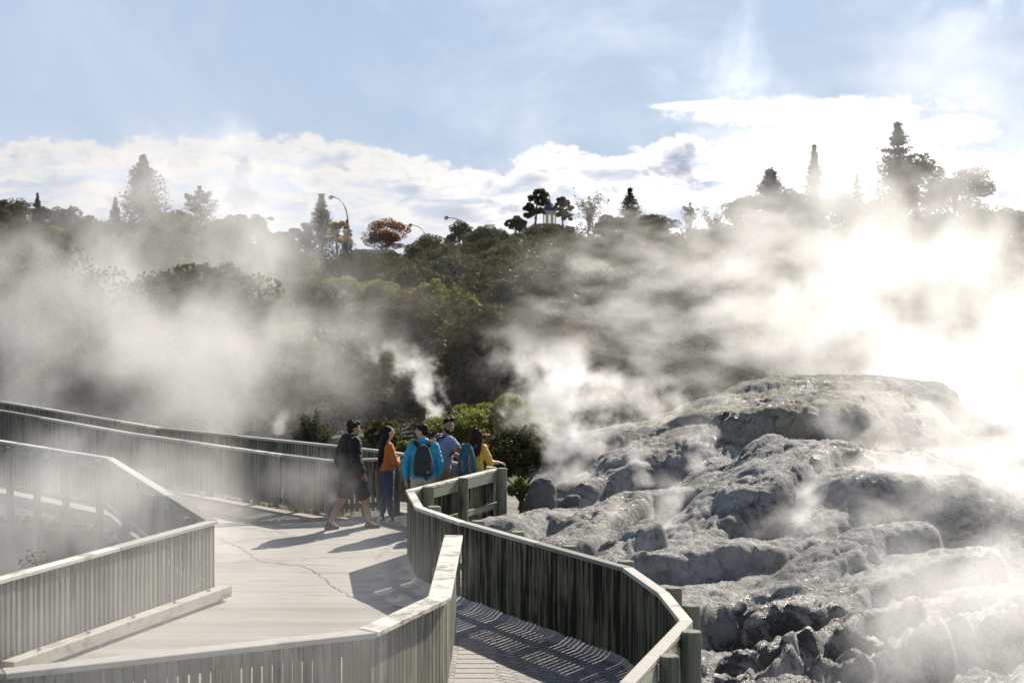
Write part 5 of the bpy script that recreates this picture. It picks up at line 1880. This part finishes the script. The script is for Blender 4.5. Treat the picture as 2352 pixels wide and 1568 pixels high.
# red pack on his back
rp = backpack('dark red pack on the back of the bearded man, mostly hidden by the turquoise jacket', tuple(pd.matrix_world @ V3(0, 0, 0)), R(-66), 0.28, 0.42, 0.13, M_redp)
rp.location = (-1.15 - 0.17 * math.sin(R(66)), 28.72 - 0.17 * math.cos(R(66)), 1.03)
for sd in (-1, 1):
    m = MB()
    ribbon(m, [V3(sd * 0.07, 0.03, 0.36), V3(sd * 0.115, 0.06, 0.425), V3(sd * 0.125, 0.16, 0.455), V3(sd * 0.13, 0.27, 0.43), V3(sd * 0.14, 0.345, 0.33), V3(sd * 0.18, 0.32, 0.20), V3(sd * 0.215, 0.19, 0.12)], 0.05, 0.012)
    m.build('strap', M_redp if sd < 0 else M_strap, rp)

# --- woman in yellow with teal rucksack, shading her eyes
py_ = person('person with long reddish hair in a mustard jacket, shading the eyes with one hand', -0.63, 28.22, R(-22), 0.965)
Hd = head_frame((0.03, 0.10, 1.565), R(-14), R(-4))
b = Clay()
add_head(b, Hd, 0.98)
b.limb([(0, 0.05, 1.38), (0.02, 0.08, 1.50)], [0.048, 0.046])
b.loft([(0.88, 0.15, 0.11, 0, -0.03), (1.08, 0.13, 0.095, 0, 0), (1.26, 0.155, 0.10, 0, 0.035), (1.40, 0.13, 0.075, 0, 0.05)])
LegR = [(0.085, -0.03, 0.90), (0.09, -0.01, 0.49), (0.10, -0.06, 0.10)]
LegL = [(-0.085, -0.03, 0.90), (-0.09, 0.03, 0.49), (-0.10, 0.02, 0.10)]
for L_ in (LegR, LegL): b.limb(L_, [0.085, 0.056, 0.04])
ArmR = [(0.175, 0.04, 1.36), (0.255, 0.12, 1.135), (0.355, 0.27, 1.115)]
ArmL = [(-0.175, 0.05, 1.36), (-0.20, 0.30, 1.36), (0.03, 0.28, 1.58)]
for A_, sd in ((ArmR, 1), (ArmL, -1)): b.limb(A_, [0.045, 0.037, 0.026])
b.hand(ArmR[2], (0.75, 0.6, -0.12), (0, 0, 1), 1, 0.75, 0.95)
b.hand(ArmL[2], (0.95, 0.05, 0.05), (0, 0.1, 1), -1, 0.12, 0.95)
b.fuse('body', M_skin2, py_, 0.0075, 3)
j = Clay()
j.loft([(0.84, 0.19, 0.15, 0, -0.03), (0.95, 0.19, 0.15, 0, -0.02), (1.10, 0.172, 0.135, 0, 0), (1.26, 0.19, 0.13, 0, 0.035), (1.36, 0.17, 0.105, 0, 0.05), (1.43, 0.09, 0.075, 0, 0.06)])
j.limb([(0.165, 0.04, 1.362), Vector(ArmR[0]).lerp(Vector(ArmR[1]), .5), ArmR[1], Vector(ArmR[1]).lerp(Vector(ArmR[2]), 0.35)], [0.075, 0.064, 0.066, 0.048], ends=(1, 0))
j.limb([(-0.165, 0.05, 1.362), ArmL[1], Vector(ArmL[1]).lerp(Vector(ArmL[2]), 0.6)], [0.072, 0.06, 0.046], ends=(1, 0))
j.fuse('jacket', M_yellow, py_, 0.009, 3)
k = MB()
k.prism([(0.10, 0.115, 1.30), (0.20, 0.155, 1.34), (0.215, 0.155, 1.41), (0.10, 0.13, 1.45)], [(0.10, 0.135, 1.30), (0.205, 0.175, 1.34), (0.22, 0.17, 1.41), (0.10, 0.15, 1.45)])
k.build('collar', M_rust, py_, bevel=0.004)
q = Clay()
q.loft([(0.78, 0.17, 0.14, 0, -0.04), (0.90, 0.17, 0.135, 0, -0.03), (0.97, 0.15, 0.11, 0, -0.02)])
for L_ in (LegR, LegL): q.limb([L_[0], L_[1], Vector(L_[2]) + V3(0, 0, -0.02)], [0.11, 0.08, 0.06], ends=(1, 0))
q.fuse('trousers', M_navy, py_, 0.01, 4)
shoe(py_, (0.10, -0.06), R(-8), M_shoe_d, M_shoe_d)
shoe(py_, (-0.10, 0.02), R(4), M_shoe_d, M_shoe_d)
h = Clay()
B = lambda p_, r_: h.ball(Hd @ Vector(p_), r_, Hd.to_3x3())
B((0, -0.020, 0.050), (0.090, 0.096, 0.088))
B((0, -0.055, -0.03), (0.094, 0.066, 0.11))
for i in range(30):
    u = (i / 29 - 0.5) * 2
    x0 = 0.03 + u * 0.095
    y0 = 0.02 + 0.05 * u * u
    w_ = random.uniform(0.014, 0.022)
    z1 = 1.20 + 0.05 * abs(u) + random.uniform(-0.04, 0.05)
    h.limb([(0.03 + u * 0.085, y0 + 0.03, 1.61), (0.03 + u * 0.108, y0 - 0.045, 1.47), (0.03 + u * 0.118, y0 - 0.11, 1.36), (0.03 + u * 0.115 + random.uniform(-.015, .015), y0 - 0.15, z1)], [w_, w_ * 1.1, w_, w_ * 0.3], n=8)
for i in range(26):
    a_ = random.uniform(0, 6.28)
    p_ = V3(math.cos(a_) * 0.06, math.sin(a_) * 0.05 - 0.02, 0.125)
    h.limb([Hd @ p_, Hd @ (p_ * 1.06 + V3(random.uniform(-.02, .02), 0, 0.012))], [0.006, 0.002], n=6)
h.fuse('hair', M_hair_rd, py_, 0.008, 1)
tp = backpack('teal rucksack with orange trim, worn by the woman in the mustard jacket', (0, 0, 0), R(-4), 0.31, 0.52, 0.22, M_teal)
tp.location = (-0.725, 28.02, 0.90)
k = Clay()
k.loft([(0.04, 0.11, 0.03, -0.02, -0.11), (0.06, 0.12, 0.04, -0.02, -0.115), (0.27, 0.105, 0.04, -0.02, -0.112), (0.30, 0.095, 0.03, -0.02, -0.10)], pw=4)
k.fuse('front_pocket', M_teal, tp, 0.008, 2)
m = MB()
m.tube([(0.045, -0.150, 0.37), (0.055, -0.148, 0.32), (0.045, -0.157, 0.24), (0.05, -0.160, 0.16), (0.075, -0.155, 0.08), (0.11, -0.14, 0.045)], 0.009, 8)
m.build('piping', M_rust, tp)
m = MB()
for i, (x0, z0) in enumerate(((-0.075, 0.24), (-0.07, 0.205), (-0.068, 0.17), (-0.066, 0.135), (-0.064, 0.10))):
    m.bar((x0, -0.158, z0), (x0 + 0.018, -0.158, z0 + 0.016), 0.008, 0.012, V3(0, 0, 1))
    m.bar((x0 + 0.002, -0.158, z0 - 0.014), (x0 + 0.02, -0.158, z0 - 0.012), 0.008, 0.006, V3(0, 0, 1))
m.build('emblem', M_rust, tp)
m = MB()
ribbon(m, [V3(0.06, -0.05, 0.46), V3(0.085, -0.07, 0.44), V3(0.10, -0.085, 0.42)], 0.02, 0.008)
m.build('strap_loop', M_rust, tp)
for sd in (-1, 1):
    m = MB()
    ribbon(m, [V3(sd * 0.07, 0.05, 0.42), V3(sd * 0.10 + 0.03, 0.09, 0.475), V3(sd * 0.12 + 0.06, 0.20, 0.50), V3(sd * 0.13 + 0.09, 0.32, 0.44), V3(sd * 0.14 + 0.11, 0.38, 0.30), V3(sd * 0.17 + 0.10, 0.30, 0.12), V3(sd * 0.15, 0.08, 0.04)], 0.055, 0.013)
    m.build('strap', M_navy, tp)
#PART5
# ------------------------------------------------------------------ steam
def steam_mat(name, radii, dens, scale, lo, hi, fall=1.0, amp=1.5, detail=4, aniso=0.5, stretch=(1, 1, 1), rot=0.0, warp=0.6, step=1.0, seed=0.0, plume=None, col=(0.98, 0.958, 0.935)):
    m, g = new_mat(name)
    tc = g.n('ShaderNodeTexCoord').outputs['Object']
    if plume:                                   # (height, r_base, r_top, lean_x, lean_y, bend)
        hgt, r0, r1, lx, ly, bend = plume
        x, y, z = g.xyz(tc)
        t = g.m('DIVIDE', z, hgt, clamp=True)
        tb = g.m('POWER', t, bend)
        wob = g.noise(g.comb(0.0, seed, g.m('MULTIPLY', z, 0.9 / max(r1, .2))), 1.0, 2, 0.5, 0, 1)
        wx, wy, wz = g.xyz(wob)
        ax = g.m('SUBTRACT', g.m('SUBTRACT', x, g.m('MULTIPLY', tb, lx)), g.m('MULTIPLY', g.m('SUBTRACT', wx, 0.5), g.m('MULTIPLY', t, r1 * 2.0)))
        ay = g.m('SUBTRACT', y, g.m('MULTIPLY', tb, ly))
        rad = g.m('MULTIPLY_ADD', g.m('POWER', t, 0.8), r1 - r0, r0)
        rr = g.m('DIVIDE', g.m('SQRT', g.m('ADD', g.m('MULTIPLY', ax, ax), g.m('MULTIPLY', ay, ay))), rad)
        f = g.m('SUBTRACT', 1.0, rr)
        ends = g.m('MULTIPLY', g.rng(t, 1.0, 0.45), g.rng(z, -0.02, 0.12 * hgt))
        thin = g.m('DIVIDE', r0 * 0.6 + 0.4 * r1, rad)
        mul = g.m('MULTIPLY', ends, thin)
    else:
        q = g.vm('DIVIDE', tc, tuple(radii))
        f = g.m('SUBTRACT', 1.0, g.vm('LENGTH', q))
        mul = g.rng(f, 0.0, 0.35)
    p = g.n('ShaderNodeNewGeometry').outputs['Position']
    p = g.vm('ADD', p, (seed * 3.1, seed * 1.7, seed))
    if rot or stretch != (1, 1, 1):
        p = g.n('ShaderNodeMapping', {'Vector': p, 'Rotation': (0, rot, 0), 'Scale': stretch}).outputs[0]
    if warp:
        w = g.noise(p, scale * 0.7, 1, 0.5, 0, 1)
        p = g.vm('ADD', p, g.vm('SCALE', g.vm('SUBTRACT', w, (0.5, 0.5, 0.5)), warp / scale))
    n = g.noise(p, scale, detail, 0.62)
    v = g.m('ADD', g.m('MULTIPLY', f, fall), g.m('MULTIPLY_ADD', n, amp, -0.5 * amp))
    d = g.m('MULTIPLY', g.rng(v, lo, hi), g.m('MULTIPLY', mul, dens))
    vs = g.n('ShaderNodeVolumeScatter', {'Color': col + (1.0,), 'Density': d, 'Anisotropy': aniso})
    g.n('ShaderNodeOutputMaterial', {'Volume': vs.outputs[0]})
    m.cycles.volume_step_rate = step
    return m


def ico(radii, sub=3):
    bm = bmesh.new()
    bmesh.ops.create_icosphere(bm, subdivisions=sub, radius=1.0)
    me = bpy.data.meshes.new('steam')
    for v in bm.verts: v.co = Vector((v.co.x * radii[0], v.co.y * radii[1], v.co.z * radii[2])) * 1.02
    bm.to_mesh(me)
    bm.free()
    return me


def cloud(label, px, py, d, radii, dens, scale, lo=0.0, hi=0.8, name='steam_cloud', **k):
    me = ico(radii)
    me.materials.append(steam_mat('steam', radii, dens, scale, lo, hi, seed=random.uniform(1, 9), **k))
    o = bpy.data.objects.new(name, me)
    C.objects.link(o)
    o.location = at(px, py, d)
    return tag(o, label, 'steam', 'steam drifting over the geothermal field', 'stuff')


def plume(label, px, py, d, hgt, r0, r1, lx, ly, dens, scale, lo=0.0, hi=0.5, bend=1.3, name='steam_plume', **k):
    m = MB()
    ring = lambda z, r, t: [(lx * t ** bend + r * math.cos(R(30 * i)), ly * t ** bend + r * math.sin(R(30 * i)), z) for i in range(12)]
    n = 7
    vs, fs = [], []
    for i in range(n + 1):
        t = i / n
        vs += ring(hgt * t - (0.05 if i == 0 else 0), (r0 + (r1 - r0) * t ** 0.8) * 1.1 + t * r1 * 0.5 + 0.03, t)
    for i in range(n):
        for j in range(12):
            fs.append([i * 12 + j, i * 12 + (j + 1) % 12, (i + 1) * 12 + (j + 1) % 12, (i + 1) * 12 + j])
    fs.append(list(range(12))[::-1])
    fs.append([n * 12 + j for j in range(12)])
    mt = steam_mat('steam', None, dens, scale, lo, hi, plume=(hgt, r0, r1, lx, ly, bend), seed=random.uniform(1, 9), **k)
    o = mesh_obj(name, vs, fs, mt)
    o.location = at(px, py, d)
    return tag(o, label, 'steam', 'steam drifting over the geothermal field', 'stuff')


UPR = R(35)
cloud('glaring white steam billowing behind the rocky mound on the right', 2160, 800, 41, (6.2, 5.5, 4.0), 0.32, 0.6, 0.0, 1.1, amp=4.2, detail=6, aniso=0.62, step=0.5)
cloud('ragged steam rising from the white billow into the upper right sky', 2230, 250, 43, (5.2, 3.6, 5.8), 0.085, 0.55, 0.2, 1.3, amp=4.6, detail=6, rot=UPR, stretch=(0.8, 1, 1.2), step=0.6)
cloud('streaky steam drifting across the bank left of the white billow', 1620, 690, 47, (6.6, 3.2, 3.7), 0.27, 0.75, 0.25, 1.2, amp=5.5, stretch=(0.65, 1, 1.35), rot=UPR, detail=6, step=0.4)
cloud('steam veiling the broad conifers at the right skyline', 1990, 530, 60, (8.4, 4, 4.4), 0.22, 0.45, 0.1, 1.1, amp=3.4, detail=6, step=0.55)
cloud('steam pouring over the right flank of the mound', 2200, 955, 30.5, (3.0, 1.8, 1.5), 0.75, 0.95, 0.1, 1.2, amp=4.2, detail=6, step=0.45)
cloud('soft pale steam filling the lower right corner over the rocks', 2270, 1410, 17.5, (2.2, 2.0, 1.30), 0.55, 1.1, 0.05, 1.1, amp=3.6, detail=6, step=0.5)
cloud('low steam lying across the plateau of the terrace', 2230, 1110, 26.5, (2.6, 2.6, 0.85), 0.7, 1.2, 0.1, 1.1, amp=4.0, detail=6, step=0.5)
cloud('thin torn steam blowing over the front of the terrace', 1960, 1210, 23.6, (1.8, 1.2, 0.75), 0.45, 1.7, 0.25, 1.2, amp=5.0, detail=6, rot=UPR, stretch=(0.7, 1, 1.3), step=0.4)
plume('tall central plume rising from the vents behind the mossy fence', 1330, 1080, 31.0, 2.7, 0.60, 1.25, -0.9, 0.3, 2.0, 1.7, 0.25, 1.3, amp=5.6, detail=6, fall=1.3, step=0.33)
cloud('steam bank spreading from the central plume towards the mound', 1430, 970, 32.5, (2.9, 1.2, 1.25), 0.9, 1.4, 0.25, 1.3, amp=5.2, detail=6, step=0.36)
cloud('pale steam drifting over the bank above the central plume', 1380, 800, 44, (3.8, 2.0, 2.2), 0.2, 1.1, 0.3, 1.3, amp=5.4, detail=6, rot=UPR, stretch=(0.65, 1, 1.3), step=0.36)
cloud('steam hugging the ground between the squared boulder and the mound', 1300, 1105, 29.8, (0.9, 0.7, 0.5), 1.2, 2.4, 0.1, 1.1, amp=3.8, detail=5, step=0.5)
plume('thin plume curling up to the left above the heads of the visitors', 1020, 975, 36.0, 2.1, 0.22, 0.8, -1.5, 0.3, 2.2, 2.4, 0.25, 1.2, amp=5.6, detail=6, fall=1.2, bend=1.0, step=0.33)
cloud('broad hazy steam hanging in front of the trees on the left', 320, 800, 50, (9.6, 5.0, 5.0), 0.23, 0.36, 0.05, 1.1, amp=4.0, detail=6, fall=1.0, step=0.5)
cloud('thin steam drifting over the left skyline trees', 440, 500, 62, (8.0, 4.5, 4.6), 0.16, 0.38, 0.05, 1.1, amp=4.0, detail=5, step=0.55)
cloud('thin warm mist hanging along the whole bank', 1150, 760, 56, (17, 4.5, 5.5), 0.007, 0.3, 0.0, 1.0, amp=2.4, detail=3, step=1.0)
cloud('steam filling the drop between the pale fence and the boardwalk', 210, 1150, 25.5, (3.6, 3.0, 1.6), 0.32, 0.65, 0.05, 1.0, amp=3.0, detail=5, step=0.6)
cloud('soft near steam washing over the pale fences at the lower left', 280, 1450, 13.2, (3.2, 1.9, 1.6), 0.19, 0.8, 0.0, 1.1, amp=2.6, detail=4, step=0.7)
cloud('wisp of steam in front of the man in black', 715, 1100, 26.0, (1.0, 0.6, 0.7), 0.34, 1.3, 0.05, 1.0, amp=2.6, detail=4)
for i, (lab, px, py, d, h_, r0, r1, lx, de) in enumerate((
        ('wisp rising between the two long lobes of the terrace', 1830, 1240, 25.2, 1.5, 0.14, 0.36, 0.55, 3.0),
        ('wisp rising in the hollow left of the biggest lobe', 1530, 1225, 25.6, 1.0, 0.2, 0.42, 0.1, 2.2),
        ('small wisp beside the low ridge near the mossy fence', 1390, 1235, 24.4, 0.6, 0.10, 0.22, 0.2, 2.4),
        ('wisp in the gap behind the pointed slab', 1600, 1090, 29.4, 1.1, 0.22, 0.45, 0.2, 1.8),
        ('wisp rising at the left shoulder of the mound', 1480, 1120, 28.8, 0.9, 0.18, 0.4, -0.3, 1.8),
        ('faint steam leaking at the dark ledge in front of the terrace', 1690, 1400, 20.6, 0.45, 0.10, 0.2, 0.2, 2.2),
        ('wisp rising between the grey-green shrub and the farthest fence', 640, 1000, 35.0, 0.6, 0.16, 0.32, 0.15, 2.2),
        ('puff of steam at the feet of the man in black', 752, 1190, 28.9, 0.5, 0.08, 0.18, 0.1, 2.6))):
    plume(lab, px, py, d, h_, r0, r1, lx, 0.1, de * 0.9, 4.0 if h_ < 0.8 else 3.0, 0.1, 1.2, amp=3.4, detail=5, fall=1.2, step=0.45)
